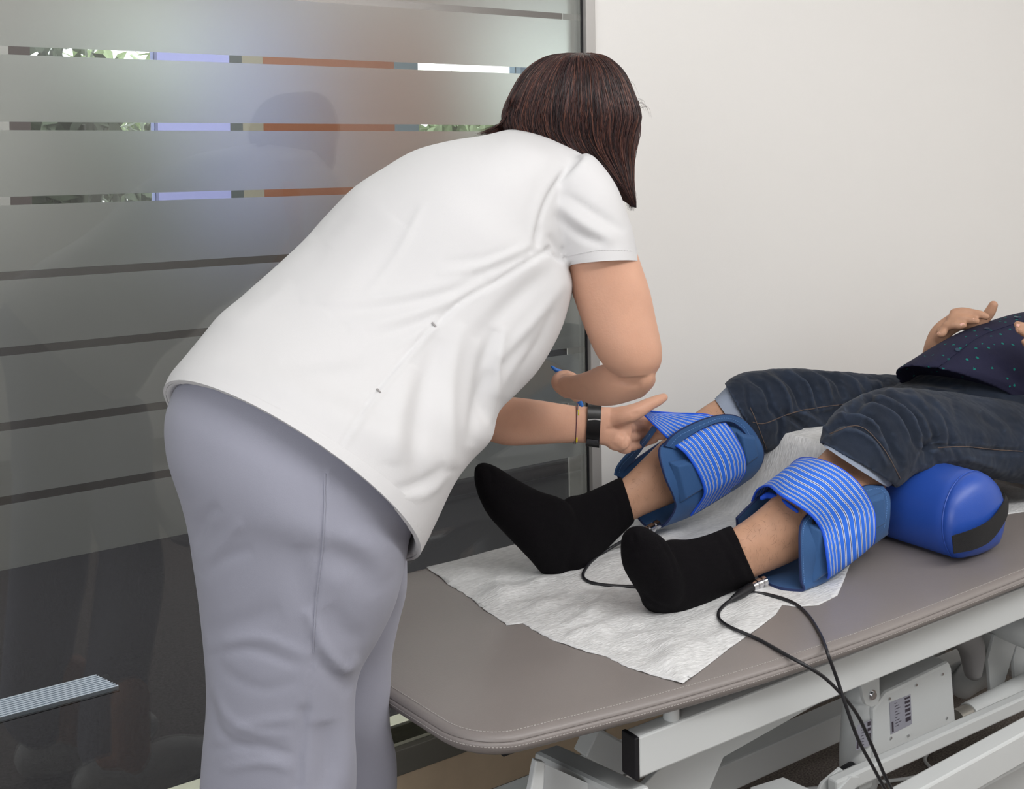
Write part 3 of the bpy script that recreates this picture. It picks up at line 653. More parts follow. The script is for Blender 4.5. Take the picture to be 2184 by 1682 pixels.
# teal badge on the chest
V = [at(1214, 640, 1.70), at(1221, 655, 1.70), at(1204, 690, 1.70), at(1196, 688, 1.70)]
q = [cast(bs, x, y, .002) for x, y in ((1210, 640), (1214, 652), (1203, 678), (1198, 675))]
if all(q): MB().add([a[0] for a in q], [(0, 1, 2, 3)]).build('badge', mat('teal_print', (60, 150, 150), .5), sh)

def hemband(name, r0, r1, grow, m, parent):
    V, F, P = loft([rscale(r0, grow), rscale(r1, grow)], 96, 6, cap=False); c = np.array([cat_interp(np.array([r0, r1]), 6)[i][:3] for i in range(P.shape[0])]); I = P - (P - c[:, None]) * .02; n = P.shape[0]; N = 96
    V = list(P.reshape(-1, 3)) + list(I.reshape(-1, 3)); k0 = n * N; F = []
    for i in range(n - 1):
        for j in range(N): k = (j + 1) % N; F.append((i * N + j, i * N + k, (i + 1) * N + k, (i + 1) * N + j)); F.append((k0 + i * N + j, k0 + (i + 1) * N + j, k0 + (i + 1) * N + k, k0 + i * N + k))
    for j in range(N): k = (j + 1) % N; F.append((j, k0 + j, k0 + k, k)); F.append(((n - 1) * N + j, (n - 1) * N + k, k0 + (n - 1) * N + k, k0 + (n - 1) * N + j))
    return mesh_obj(name, V, F, m, parent)
hemband('hem_band', SR[0], SR[0] * .2 + SR[1] * .8, 1.002, M['shirt'], sh)
hemband('sleeve_hem', SLV[-1], SLV[-1] * .25 + SLV[-2] * .75, 1.004, M['shirt'], sh)
# -- trousers
H = [ring((388, 800), (905, 1080), 1.56, .155, (20, -20)), ring((362, 850), (895, 1120), 1.55, .158, (20, -12)), ring((350, 905), (880, 1130), 1.54, .16, (10, -4)), ring((358, 985), (872, 1150), 1.53, .155), ring((385, 1072), (868, 1180), 1.52, .145), ring((402, 1140), (860, 1222), 1.515, .13),
     ring((415, 1225), (842, 1290), 1.51, .12), ring((428, 1330), (806, 1365), 1.505, .108), ring((437, 1430), (766, 1440), 1.50, .10), ring((438, 1520), (755, 1525), 1.50, .095), ring((430, 1620), (760, 1620), 1.50, .09), ring((424, 1700), (757, 1700), 1.50, .088),
     ring((415, 1850), (735, 1850), 1.50, .082), ring((405, 2050), (700, 2050), 1.49, .075), ring((395, 2250), (680, 2260), 1.48, .072), ring((385, 2390), (675, 2400), 1.475, .072)]
L2 = [ring((560, 1060), (868, 1180), 1.60, .10), ring((590, 1180), (868, 1260), 1.62, .10), ring((600, 1300), (850, 1330), 1.64, .085), ring((590, 1430), (835, 1420), 1.66, .08), ring((600, 1560), (832, 1540), 1.67, .08), ring((610, 1640), (846, 1625), 1.68, .075), ring((600, 1740), (838, 1740), 1.68, .075), ring((560, 1950), (780, 1950), 1.68, .07), ring((530, 2160), (740, 2160), 1.67, .068), ring((520, 2250), (735, 2255), 1.67, .068)]
me = remesh([loft(H, 64, 6, inset=None), loft(L2, 40, 6)], .0050, 5)
S = []
st([(690, 1000), (686, 1150), (670, 1290), (665, 1420), (650, 1540), (638, 1682)], 4, -.003, True)
st([(700, 1000), (694, 1150), (680, 1290), (674, 1420)], 5, .0015, True)
st([(648, 1520), (640, 1600), (632, 1682)], 14, -.006, True); st([(690, 1540), (700, 1620), (695, 1700)], 30, -.013); st([(740, 1480), (745, 1600), (735, 1682)], 16, .004)
st([(655, 1300), (690, 1375), (735, 1425), (765, 1400)], 13, .009); st([(670, 1395), (720, 1450), (752, 1470)], 16, -.006); st([(700, 1290), (740, 1350), (780, 1360)], 24, -.005)
st([(445, 1200), (500, 1130), (520, 1120)], 12, .003); st([(415, 1160), (440, 1100), (470, 1080)], 12, -.004); st([(430, 1230), (480, 1190), (540, 1170)], 14, -.004)
st([(440, 1350), (510, 1330), (600, 1300)], 22, -.004); st([(440, 1400), (530, 1385), (640, 1420)], 10, -.004); st([(470, 1370), (560, 1360), (660, 1400)], 11, .0035)
st([(455, 1450), (480, 1520), (540, 1560), (620, 1570)], 10, .0035); st([(450, 1480), (470, 1560), (540, 1600)], 10, -.004); st([(460, 1400), (490, 1440), (560, 1470), (640, 1450)], 14, -.003)
st([(445, 1600), (540, 1590), (630, 1610)], 9, -.004); st([(470, 1640), (560, 1625), (630, 1640)], 10, .004); st([(480, 1560), (560, 1540), (640, 1530)], 12, .003)
st([(660, 1180), (700, 1230), (740, 1250)], 24, .003); st([(690, 1160), (760, 1210), (800, 1270)], 22, -.004); st([(640, 1160), (640, 1240), (660, 1300)], 26, -.0045)
st([(740, 1130), (800, 1190), (830, 1230)], 20, .003)
st([(385, 1060), (400, 1130), (412, 1200)], 8, .003)
fold(me, [(a, b, c * .62, d) for a, b, c, d in S]); wrinkle(me, .0010, 6, 5, (1, 1, .5))
pn = finish('trousers', me, M['pants'], Wm, 'grey lilac trousers')
bp = bvh(me)
drape(bp, [(694, 1010), (690, 1150), (674, 1290), (669, 1390)], .0022, 'side_seam', M['pants'], pn, off=.0003)
# -- skin body: one continuous surface under the clothes
def sc(rs, k): return [rscale(r, k) for r in rs]
hc = at(1228, 238, 1.90); fd = np.array([.62, .16, -.77]); fd /= np.linalg.norm(fd); ud = np.array([.72, .22, .62]); ud -= fd * (ud @ fd); ud /= np.linalg.norm(ud); rd = np.cross(fd, ud)
UA = [ring((1140, 400), (1240, 350), 1.79, .055), ring((1165, 480), (1318, 430), 1.78, .052), ring((1196, 548), (1352, 520), 1.775, .054), ring((1207, 580), (1368, 565), 1.775, .055), ring((1222, 630), (1386, 620), 1.775, .053), ring((1243, 690), (1399, 680), 1.775, .051), ring((1266, 745), (1411, 738), 1.775, .050), ring((1290, 782), (1410, 775), 1.777, .045), ring((1318, 806), (1396, 800), 1.78, .036)]
FA = [ring((1396, 790), (1399, 812), 1.785, .014), ring((1388, 776), (1393, 824), 1.787, .030), ring((1372, 774), (1378, 840), 1.79, .037), ring((1340, 778), (1364, 849), 1.80, .040), ring((1290, 776), (1310, 864), 1.825, .041), ring((1250, 792), (1268, 864), 1.87, .035), ring((1222, 800), (1238, 854), 1.905, .028), ring((1205, 800), (1208, 846), 1.93, .024), ring((1194, 806), (1190, 832), 1.945, .02)]
FB = [ring((1000, 600), (1110, 590), 2.03, .05), ring((1000, 720), (1095, 730), 2.02, .044), ring((985, 800), (1070, 830), 2.01, .040), ring((985, 900), (1040, 845), 2.01, .036), ring((1010, 925), (1050, 848), 2.015, .038), ring((1075, 949), (1090, 846), 2.04, .040), ring((1145, 948), (1150, 853), 2.085, .036), ring((1198, 945), (1200, 861), 2.12, .031), ring((1238, 944), (1240, 866), 2.15, .026), ring((1279, 948), (1283, 867), 2.17, .022), ring((1302, 955), (1305, 868), 2.185, .020), ring((1328, 968), (1330, 872), 2.20, .017), ring((1346, 966), (1348, 882), 2.21, .014)]
parts = [loft(sc(SR[2:-5], .84), 40, 4), loft(UA, 40, 5), loft(FA, 32, 5), loft(FB, 32, 5), loft(sc(H[:-1], .86), 32, 4), loft(sc(L2[:-1], .84), 28, 4), loft([ring((1000, 400), (1120, 350), 1.98, .06), ring((1005, 500), (1115, 490), 2.02, .055), ring((1000, 620), (1105, 610), 2.03, .05)], 28, 4),
         ball(hc, [rd * .078, ud * .103, fd * .098]), ball(hc + fd * .045 - ud * .055, [rd * .058, ud * .068, fd * .055]), ball(hc + fd * .080 - ud * .105, [rd * .028, ud * .022, fd * .026]),
         tube([hc - ud * .05 - fd * .03, at(1178, 345, 1.88)], [.046, .046], 20, 3),
         tube([hc + fd * .098 + ud * .015, hc + fd * .118 - ud * .026], [.008, .014], 10, 2), tube([hc + fd * .098 - ud * .062 + rd * .02, hc + fd * .105 - ud * .062, hc + fd * .098 - ud * .062 - rd * .02], [.005, .008, .005], 8, 2)]
for s in (-1, 1):
    parts.append(ball(hc + rd * s * .079 - ud * .015 - fd * .01, [rd * .010, ud * .032, fd * .018])); parts.append(ball(hc + fd * .088 + rd * s * .032 + ud * .008, [rd * .016, ud * .010, fd * .012]))
def chain(p, r): return tube([at(*q) for q in p], r, 12, 5)
# left hand holding the strap (thumb up, fingers curled behind it)
parts += [chain([(1300, 890, 2.185), (1330, 886, 2.175), (1358, 876, 2.175), (1384, 862, 2.185), (1402, 854, 2.20), (1416, 847, 2.21)], [.019, .0185, .0160, .0128, .0112, .0085]),
          chain([(1325, 893, 2.20), (1352, 890, 2.27), (1378, 890, 2.30), (1392, 895, 2.295), (1400, 901, 2.28)], [.012, .0115, .0105, .0095, .0085]),
          chain([(1328, 915, 2.20), (1358, 906, 2.28), (1384, 907, 2.31), (1400, 912, 2.30), (1410, 918, 2.29)], [.012, .0115, .0105, .0095, .0085]),
          chain([(1328, 935, 2.20), (1354, 928, 2.28), (1378, 926, 2.32), (1398, 928, 2.31), (1414, 930, 2.30)], [.012, .011, .010, .009, .008]),
          chain([(1326, 952, 2.20), (1346, 952, 2.27), (1366, 946, 2.31), (1384, 941, 2.32), (1396, 938, 2.31)], [.012, .010, .009, .008, .0072]),
          ball(at(1316, 890, 2.175), [Rc * .024, Uc * .018, Fw * .014]), ball(at(1318, 940, 2.185), [Rc * .026, Uc * .020, Fw * .014])]
# right hand closed around the pen behind the wrist
parts += [ball(at(1212, 822, 1.955), [Rc * .022, Uc * .022, Fw * .022]),
          chain([(1204, 818, 1.95), (1200, 808, 1.985), (1208, 800, 2.01), (1222, 803, 2.01)], [.012, .011, .0095, .008]),
          chain([(1212, 824, 1.955), (1213, 812, 1.99), (1224, 808, 2.015), (1232, 818, 2.005)], [.012, .011, .0095, .008]),
          chain([(1222, 834, 1.955), (1226, 824, 1.99), (1236, 822, 2.01), (1240, 832, 2.0)], [.012, .0105, .009, .008]),
          chain([(1230, 844, 1.95), (1236, 838, 1.98), (1243, 838, 1.995), (1244, 845, 1.985)], [.011, .0095, .008, .007]),
          chain([(1198, 826, 1.94), (1190, 815, 1.955), (1195, 804, 1.975), (1206, 799, 1.985)], [.013, .0125, .011, .009])]
for (x, y) in ((.60, 1.46), (.68, 1.66)):
    parts.append(tube([(x - .06, y, .07), (x, y, .06), (x + .10, y - .01, .045), (x + .16, y - .015, .035)], [.035, .04, .036, .025], 14, 3)); parts.append(tube([(x, y, .22), (x, y, .06)], .042, 14, 2))
me = remesh(parts, .0030, 3)
S = []
st([(1285, 800), (1330, 815), (1368, 822)], 8, -.0028); st([(1295, 790), (1320, 805)], 8, -.002)
st([(1236, 822), (1252, 832), (1262, 845)], 4, -.0012); st([(1280, 870), (1340, 840)], 30, .001)
st([(1290, 916), (1320, 912), (1350, 902)], 5, -.003); st([(1315, 916), (1335, 930), (1345, 955)], 5, -.0028); st([(1300, 945), (1325, 960)], 6, -.0015)
st([(1345, 885), (1362, 880)], 4, -.0015); st([(1340, 925), (1330, 955)], 3.5, -.002)
st([(1236, 875), (1234, 905), (1238, 925)], 4, .001)
fold(me, S)
wb = finish('body', me, M['skin'], Wm)
bw = bvh(me)
MB().plate([at(1404, 847, 2.195), at(1415, 842, 2.203), at(1420, 845, 2.205), at(1408, 852, 2.196)], Uc, .0015).build('thumbnail', M['nail'], wb, bevel=.0004)
for s in (-1, 1):
    V, F = ball(hc + fd * .096 + rd * s * .032 + ud * .008, [rd * .012, ud * .009, fd * .009]); e = mesh_obj('eye', V, F, mat('eye_white', (235, 232, 228), .2) if s < 0 else bpy.data.materials['eye_white'], wb)
    V, F = ball(hc + fd * .1025 + rd * s * .032 + ud * .006, [rd * .005, ud * .005, fd * .003]); mesh_obj('iris', V, F, M['black'], e)
V, F = tube([hc + fd * .1045 - ud * .062 + rd * .022, hc + fd * .1125 - ud * .062, hc + fd * .1045 - ud * .062 - rd * .022], [.003, .0045, .003], 8, 3); mesh_obj('lips', V, F, mat('lips', (178, 96, 90), .4), wb)
# -- hair: cap plus strands following it
M['hair'] = mat('dark_brown_hair', (68, 40, 37), .42, var=.55, vscale=30, bump=.6, bscale=120, spec=.5, stretch=(14, 14, .6))
HR = [ring((1212, 113), (1262, 113), 1.90, .02), ring((1170, 119), (1292, 120), 1.90, .055), ring((1138, 136), (1320, 142), 1.90, .078), ring((1112, 162), (1338, 168), 1.90, .093), ring((1092, 195), (1352, 202), 1.90, .103), ring((1076, 230), (1364, 236), 1.90, .107), ring((1072, 256), (1366, 256), 1.90, .104),
      ring((1082, 284), (1358, 282), 1.90, .099), ring((1112, 312), (1352, 308), 1.90, .094), ring((1156, 338), (1350, 335), 1.90, .086), ring((1212, 362), (1350, 362), 1.895, .074), ring((1262, 388), (1350, 390), 1.885, .060), ring((1304, 412), (1353, 415), 1.875, .040), ring((1337, 432), (1356, 436), 1.87, .02), ring((1348, 441), (1356, 443), 1.87, .006)]
hV, hF, hP = loft(HR, 96, 8)
hp = hP.copy(); rr = np.random.default_rng(3)
th = np.linspace(0, 2 * math.pi, 96, endpoint=False); g = np.zeros(96)
for k in range(12): g += np.sin(th * rr.integers(6, 46) + rr.uniform(0, 6.28)) * .0009
cen = cat_interp(np.array(HR), 8)[:, :3]
rad = hp - cen[:, None, :]; rl = np.linalg.norm(rad, axis=2, keepdims=True) + 1e-9
fade = np.clip(np.arange(hp.shape[0]) / 20, 0, 1)[:, None, None]
hp = hp + rad / rl * g[None, :, None] * fade - rad / rl * .002
hr = mesh_obj('hair', hp.reshape(-1, 3), hF, M['hair'], Wm, label='dark brown chin-length bob')
nr, nc = hP.shape[:2]; sb = MB(); SV = []; SF = []
def hpt(s, t):
    s = min(max(s, 0), nr - 1.001); i = int(s); f = s - i; t = (t % (2 * math.pi)) / (2 * math.pi) * nc; j = int(t) % nc; gg = t - int(t); k = (j + 1) % nc
    return (hP[i, j] * (1 - gg) + hP[i, k] * gg) * (1 - f) + (hP[i + 1, j] * (1 - gg) + hP[i + 1, k] * gg) * f, cen[i] * (1 - f) + cen[i + 1] * f
def strand(P, w):
    P = np.array(P); T = np.gradient(P, axis=0); T /= np.linalg.norm(T, axis=1)[:, None] + 1e-9; n = len(P); k0 = len(SV)
    u = np.cross(T, rr.normal(size=3)); u /= np.linalg.norm(u, axis=1)[:, None] + 1e-9; v = np.cross(T, u); ww = w * np.minimum(1, np.linspace(1.6, .15, n))
    for i in range(n):
        for a in (0, 2.094, 4.189): SV.append(P[i] + ww[i] * (math.cos(a) * u[i] + math.sin(a) * v[i]))
    for i in range(n - 1):
        for j in range(3): k = (j + 1) % 3; SF.append((k0 + i * 3 + j, k0 + i * 3 + k, k0 + i * 3 + 3 + k, k0 + i * 3 + 3 + j))
for q in range(5200):
    t0 = rr.uniform(0, 2 * math.pi); s0 = rr.uniform(0, 1) ** 1.5 * 55; s1 = min(nr - 1, s0 + rr.uniform(30, 85)); dr = rr.normal() * .10; off = rr.uniform(.0, .0035); ph_ = rr.uniform(0, 6.28); P = []
    for s in np.linspace(s0, s1, 12):
        p, c = hpt(s, t0 + dr * (s - s0) / 60 + .012 * math.sin(s * .12 + ph_)); d = p - c; d /= np.linalg.norm(d) + 1e-9; f = math.sin(math.pi * (s - s0) / (s1 - s0 + 1e-6)) ** .5; P.append(p + d * (off * f - .001))
    strand(P, rr.uniform(.0004, .0010))
# nape lock flicking out to the left behind the collar
for q in range(260):
    a = rr.uniform(0, 1); e = rr.normal(size=2) * 4
    P = cat_interp(np.array([at(1086 + a * 25, 215 + a * 14 + rr.normal() * 6, 1.90 + rr.uniform(-.07, .07)), at(1072 + a * 40, 252 + a * 8, 1.90 + rr.uniform(-.05, .05)), at(1058 + a * 22 + e[0], 272 + e[1] * .5, 1.90), at(1022 + a * 60 + e[0] * 2, 286 + e[1], 1.89)]), 4); strand(P, .0009)
# fringe locks hanging in front of the face and a few loose strays
for q in range(240):
    x0 = rr.uniform(1325, 1362); P = cat_interp(np.array([at(x0, 215, 1.88), at(x0 + rr.normal() * 3, 290, 1.87), at(1352 - rr.uniform(0, 26), 370 + rr.normal() * 8, 1.87), at(1352 + rr.normal() * 3 - rr.uniform(0, 10), 405 + rr.uniform(0, 45), 1.87)]), 4); strand(P, .0007)
for q in range(34):
    x0 = rr.uniform(1250, 1366); y0 = 118 + (x0 - 1250) ** 2 / 116 ; a = rr.uniform(-.3, 1.2); l = rr.uniform(20, 55); P = cat_interp(np.array([at(x0 - 4, y0 + 6, 1.88), at(x0 + l * .4 * math.cos(a), y0 - l * .25 * math.sin(a) + 4, 1.88), at(x0 + l * .55, y0 + l * .5, 1.87)]), 4); strand(P, .00022)
so = mesh_obj('strands', SV, SF, M['hair'], hr, kind='stuff')
for nm, c in (('hair_deep', (34, 20, 22)), ('hair_warm', (104, 66, 54))): so.data.materials.append(mat(nm, c, .42, spec=.5))
gi = (np.arange(len(so.data.polygons)) // 99); rmi = rr.choice([0, 0, 1, 1, 2], size=int(gi.max()) + 1)[gi]; so.data.polygons.foreach_set('material_index', rmi.astype(np.int32)); so.data.update()
# -- watch, bracelet
def band(parent, name, A, B, d, t, w, m, grow=1.06, label=None, th=.0022):
    r0 = ring(A[0], B[0], d[0], t); r1 = ring(A[1], B[1], d[1], t); V, F, P = loft([rscale(r0, grow), rscale(r1, grow)], 48, 3, cap=False)
    c = (r0[:3] + r1[:3]) / 2; Q = P.copy(); n = Q.shape[0]
    Pi = P - (P - c) * 0; 
    out = P; inn = np.array([[p + (rr0 - p) * (1 - (1 / grow)) for p in P[i]] for i, rr0 in enumerate([cat_interp(np.array([r0, r1]), 3)[k][:3] for k in range(n)])])
    V = list(out.reshape(-1, 3)) + list(inn.reshape(-1, 3)); k0 = n * 48; F = []
    for i in range(n - 1):
        for j in range(48): k = (j + 1) % 48; F.append((i * 48 + j, i * 48 + k, (i + 1) * 48 + k, (i + 1) * 48 + j)); F.append((k0 + i * 48 + j, k0 + (i + 1) * 48 + j, k0 + (i + 1) * 48 + k, k0 + i * 48 + k))
    for j in range(48): k = (j + 1) % 48; F.append((j, k0 + j, k0 + k, k)); F.append(((n - 1) * 48 + j, (n - 1) * 48 + k, k0 + (n - 1) * 48 + k, k0 + (n - 1) * 48 + j))
    return mesh_obj(name, V, F, m, parent, label=label)
M['wband'] = mat('black_watch_band', (16, 16, 18), .32)
wa = band(Wm, 'fitness_band', [(1254, 863), (1283, 864)], [(1249, 948), (1278, 952)], (2.155, 2.17), .026, 0, M['wband'], 1.07, 'black wristband with steel edge')
b2 = bvh(wa)
drape(b2, [(1253, 895), (1268, 894), (1284, 896)], .0022, 'steel_edge', M['chrome'], wa, off=.0004)
q = [cast(b2, x, y, .0012) for x, y in ((1250, 938), (1274, 941))]
if all(q): MB().beam(q[0][0], q[1][0], .006, .003, up=q[0][1]).build('sensor_button', mat('button_steel', (70, 70, 74), .3, metal=.6), wa, bevel=.001)
for i, (w, dx) in enumerate(((.0011, 0), (.0009, 3))):
    r0 = rscale(ring((1231 + dx, 862), (1227 - dx, 944), 2.145, .028), 1.05); tt_ = np.linspace(0, 2 * math.pi, 40); pts = [r0[:3] + math.cos(a) * r0[3:6] + math.sin(a) * r0[6:9] for a in tt_]
    V, F = tube(pts, w, 6, 1, cap=False)
    if i == 0: brc = mesh_obj('bracelet', V, F, mat('maroon_cord', (96, 52, 62), .6), Wm, label='thin maroon cord bracelet')
    else: mesh_obj('silver_cord', V, F, mat('silver_cord', (170, 160, 160), .4, metal=.5), brc)
for (x, y) in ((1232, 880), (1229, 936)):
    q = cast(bw, x, y, .0016)
    if q: V, F = tube([q[0] - Uc * .004, q[0] + Uc * .004], .0016, 8, 1); mesh_obj('bead', V, F, mat('yellow_bead', (228, 214, 40), .4) if y == 880 else bpy.data.materials['yellow_bead'], brc, label='yellow bead')
# -- shoes
M['clog'] = mat('white_clog', (225, 225, 222), .5)
for (x, y) in ((.60, 1.46), (.68, 1.66)):
    me = remesh([tube([(x - .08, y, .055), (x, y, .05), (x + .09, y - .01, .048), (x + .17, y - .015, .04)], [.046, .046, .050, .034], 18, 4), ball((x + .04, y - .005, .02), [(.15, 0, 0), (0, .05, 0), (0, 0, .022)])], .004, 3)
    finish('shoe', me, M['clog'], Wm, 'white work shoe')
# ------------------------------------------------------------------ pen
V, F = tube([at(1177, 782, 1.985), at(1186, 789, 1.985), at(1206, 801, 1.99), at(1236, 856, 2.0), at(1241, 864, 2.0)], [.0022, .0036, .0045, .0045, .003], 14, 3)
pe = mesh_obj('pen', V, F, mat('blue_plastic', (52, 120, 210), .35)); tag(pe, 'slim blue pen gripped in the hand by the elbow', 'pen')
# ------------------------------------------------------------------ man lying on the couch
Mn = empty('person', (2.3, 1.58, TZ), 'person lying on the couch in navy dotted shirt, rolled jeans and black socks', 'person')
M['sock'] = mat('black_sock_knit', (14, 12, 15), .92, bump=.5, bscale=700, spec=.12)
M['denim'] = mat('dark_denim', (31, 39, 53), .85, bump=.35, bscale=900, var=.28, vscale=14, spec=.2, sheen=.1)
def worn(m, light):
    nt = m.node_tree; L = nt.links; b = nt.nodes['Principled BSDF']; g = nt.nodes.new('ShaderNodeNewGeometry'); r = nt.nodes.new('ShaderNodeValToRGB'); r.color_ramp.elements[0].position = .51; r.color_ramp.elements[1].position = .60
    x = nt.nodes.new('ShaderNodeMix'); x.data_type = 'RGBA'; src = b.inputs['Base Color'].links[0].from_socket; L.new(g.outputs['Pointiness'], r.inputs[0]); L.new(r.outputs[0], x.inputs[0]); L.new(src, x.inputs[6]); x.inputs[7].default_value = srgb(light); L.new(x.outputs[2], b.inputs['Base Color'])
worn(M['denim'], (66, 78, 98))
M['lining'] = mat('denim_inside', (140, 150, 168), .85, bump=.4, bscale=900)
M['othread'] = mat('tan_thread', (98, 82, 74), .8)
FF = [ring((1012, 994), (1011, 1022), 2.045, .016), ring((1030, 985), (1019, 1055), 2.05, .036), ring((1060, 995), (1042, 1100), 2.06, .043), ring((1100, 1020), (1084, 1146), 2.075, .045), ring((1150, 1046), (1128, 1192), 2.09, .043), ring((1195, 1060), (1158, 1226), 2.11, .040), ring((1218, 1078), (1192, 1240), 2.125, .032), ring((1236, 1120), (1215, 1222), 2.135, .016)]
FA_ = [ring((1165, 1120), (1190, 1210), 2.125, .026), ring((1205, 1062), (1240, 1230), 2.15, .036), ring((1243, 1052), (1267, 1198), 2.19, .041), ring((1285, 1034), (1308, 1158), 2.24, .045), ring((1326, 1015), (1355, 1112), 2.29, .050)]
fs = remesh([loft(FF, 40, 6), loft(FA_, 40, 6)], .0030, 36)
fold(fs, [([(1040, 1000), (1050, 1012), (1048, 1040)], 5, -.002), ([(1290, 1036), (1318, 1075), (1322, 1130)], 5, -.0012), ([(1310, 1022), (1340, 1060), (1346, 1110)], 6, .0012), ([(1200, 1070), (1220, 1110), (1260, 1130)], 14, -.002), ([(1085, 1110), (1120, 1150), (1160, 1200)], 14, -.0015)])
s1 = finish('sock', fs, M['sock'], Mn, 'black sock, foot with toes raised')
FN = [ring((1345, 1122), (1374, 1121), 1.875, .014), ring((1328, 1138), (1396, 1134), 1.88, .032), ring((1323, 1165), (1420, 1152), 1.885, .040), ring((1327, 1205), (1440, 1190), 1.89, .042), ring((1345, 1240), (1455, 1225), 1.90, .042), ring((1364, 1270), (1462, 1262), 1.915, .040), ring((1370, 1290), (1455, 1290), 1.925, .036), ring((1392, 1309), (1442, 1308), 1.935, .018)]
FNA = [ring((1385, 1170), (1395, 1280), 1.925, .026), ring((1425, 1150), (1440, 1310), 1.935, .045), ring((1470, 1149), (1490, 1296), 1.96, .043), ring((1515, 1137), (1540, 1272), 1.99, .046), ring((1560, 1118), (1614, 1238), 2.035, .052)]
ns = remesh([loft(FN, 40, 6), loft(FNA, 40, 6)], .0030, 36)
fold(ns, [([(1345, 1128), (1352, 1150), (1350, 1165)], 5, -.0022), ([(1368, 1126), (1374, 1146)], 5, -.0018), ([(1325, 1170), (1350, 1180), (1385, 1165)], 8, -.0022), ([(1400, 1145), (1430, 1190), (1442, 1240)], 5, -.002), ([(1370, 1262), (1395, 1285), (1440, 1300)], 5, -.0015),
          ([(1530, 1132), (1568, 1190), (1590, 1240)], 6, .0022), ([(1540, 1128), (1580, 1185), (1604, 1236)], 4, -.0025), ([(1520, 1136), (1552, 1190), (1570, 1246)], 5, -.002), ([(1470, 1160), (1500, 1200), (1500, 1250)], 14, -.0015), ([(1380, 1200), (1400, 1240), (1410, 1270)], 12, -.002), ([(1550, 1124), (1600, 1180), (1616, 1226)], 5, .0018)])
s2 = finish('sock', ns, M['sock'], Mn, 'black sock, foot with sole facing out')
# legs (skin), body, arms, hands, head: one continuous body
LN = [ring((1475, 1155), (1500, 1285), 1.97, .036), ring((1530, 1140), (1560, 1255), 2.01, .038), ring((1562, 1126), (1616, 1228), 2.04, .044), ring((1610, 1088), (1700, 1196), 2.075, .052), ring((1680, 1026), (1778, 1140), 2.125, .058), ring((1742, 972), (1862, 1078), 2.17, .060), ring((1775, 930), (1902, 1042), 2.20, .062), ring((1830, 870), (1960, 1000), 2.25, .070), ring((1960, 850), (2080, 1010), 2.36, .085)]
LF = [ring((1245, 1065), (1265, 1185), 2.20, .034), ring((1290, 1040), (1310, 1148), 2.25, .036), ring((1328, 1020), (1354, 1108), 2.29, .042), ring((1385, 965), (1446, 1068), 2.33, .050), ring((1450, 905), (1530, 1030), 2.38, .056), ring((1515, 858), (1600, 975), 2.44, .058), ring((1550, 830), (1636, 955), 2.48, .060), ring((1640, 800), (1720, 940), 2.55, .070), ring((1800, 805), (1880, 950), 2.68, .08)]
LN = LN[:3] + [rscale(r, .95) for r in LN[3:6]] + [rscale(LN[6], .86), rscale(LN[7], .66)]; LF = LF[:6] + [rscale(r, .84) for r in LF[6:]]
def X(c, y, z): return ringw(c, (0, y, 0), z)
tor = [X((2.20, 1.60, .745), .165, (-.02, 0, .10)), X((2.30, 1.60, .775), .175, (-.05, 0, .115)), X((2.42, 1.60, .80), .185, (-.06, 0, .13)), X((2.55, 1.60, .80), .185, (-.04, 0, .135)), X((2.68, 1.60, .785), .190, (-.02, 0, .13)), X((2.80, 1.60, .775), .20, (-.01, 0, .115)), X((2.90, 1.60, .77), .17, (-.01, 0, .09)), X((2.96, 1.60, .77), .08, (-.01, 0, .055))]
JN = [ring((1748, 944), (1912, 1040), 2.185, .078, (-6, -10)), ring((1755, 915), (1928, 1030), 2.20, .082), ring((1785, 873), (1955, 1008), 2.225, .085), ring((1828, 846), (1992, 1004), 2.265, .088), ring((1880, 828), (2035, 1003), 2.31, .092), ring((1950, 828), (2090, 1012), 2.36, .098), ring((2030, 836), (2150, 1028), 2.42, .10), ring((2110, 848), (2215, 1036), 2.47, .105), ring((2190, 862), (2290, 1042), 2.53, .11)]
JF = [ring((1545, 818), (1630, 966), 2.475, .078), ring((1572, 798), (1672, 958), 2.50, .080), ring((1635, 787), (1720, 950), 2.545, .084), ring((1700, 785), (1780, 955), 2.60, .086), ring((1770, 791), (1850, 965), 2.66, .09), ring((1850, 796), (1930, 980), 2.72, .095), ring((1930, 800), (2010, 990), 2.78, .10)]
PL = [X((2.08, 1.60, .765), .17, (-.01, 0, .080)), X((2.18, 1.60, .755), .175, (-.02, 0, .105)), X((2.30, 1.60, .765), .18, (-.04, 0, .118)), X((2.38, 1.60, .79), .178, (-.04, 0, .12))]
TS = [ringw((2.265, 1.60, .80), (.03, .185, 0), (-.045, 0, .105))] + [rscale(t, 1.05) for t in tor[2:-1]]
TS = [ring((1908, 792), (2215, 905), 2.60, .10, (24, -38)), ring((1945, 768), (2225, 880), 2.62, .12, (12, -20)), ring((1985, 742), (2250, 860), 2.64, .14), ring((2040, 712), (2290, 850), 2.67, .15), ring((2100, 688), (2340, 840), 2.71, .155), ring((2184, 665), (2400, 830), 2.78, .16), ring((2255, 668), (2460, 830), 2.84, .15)] + [rscale(t, 1.06) for t in tor[4:-1]]
mh = np.array([3.13, 1.60, .82]); a_ = math.radians(10); mu = np.array([math.cos(a_), 0, math.sin(a_)]); mf = np.array([-math.sin(a_), 0, math.cos(a_)]); my = np.array([0, 1.0, 0])
def c2(p, r, n=12, sub=5): return tube([at(*q) for q in p], r, n, sub)
DH = 2.60
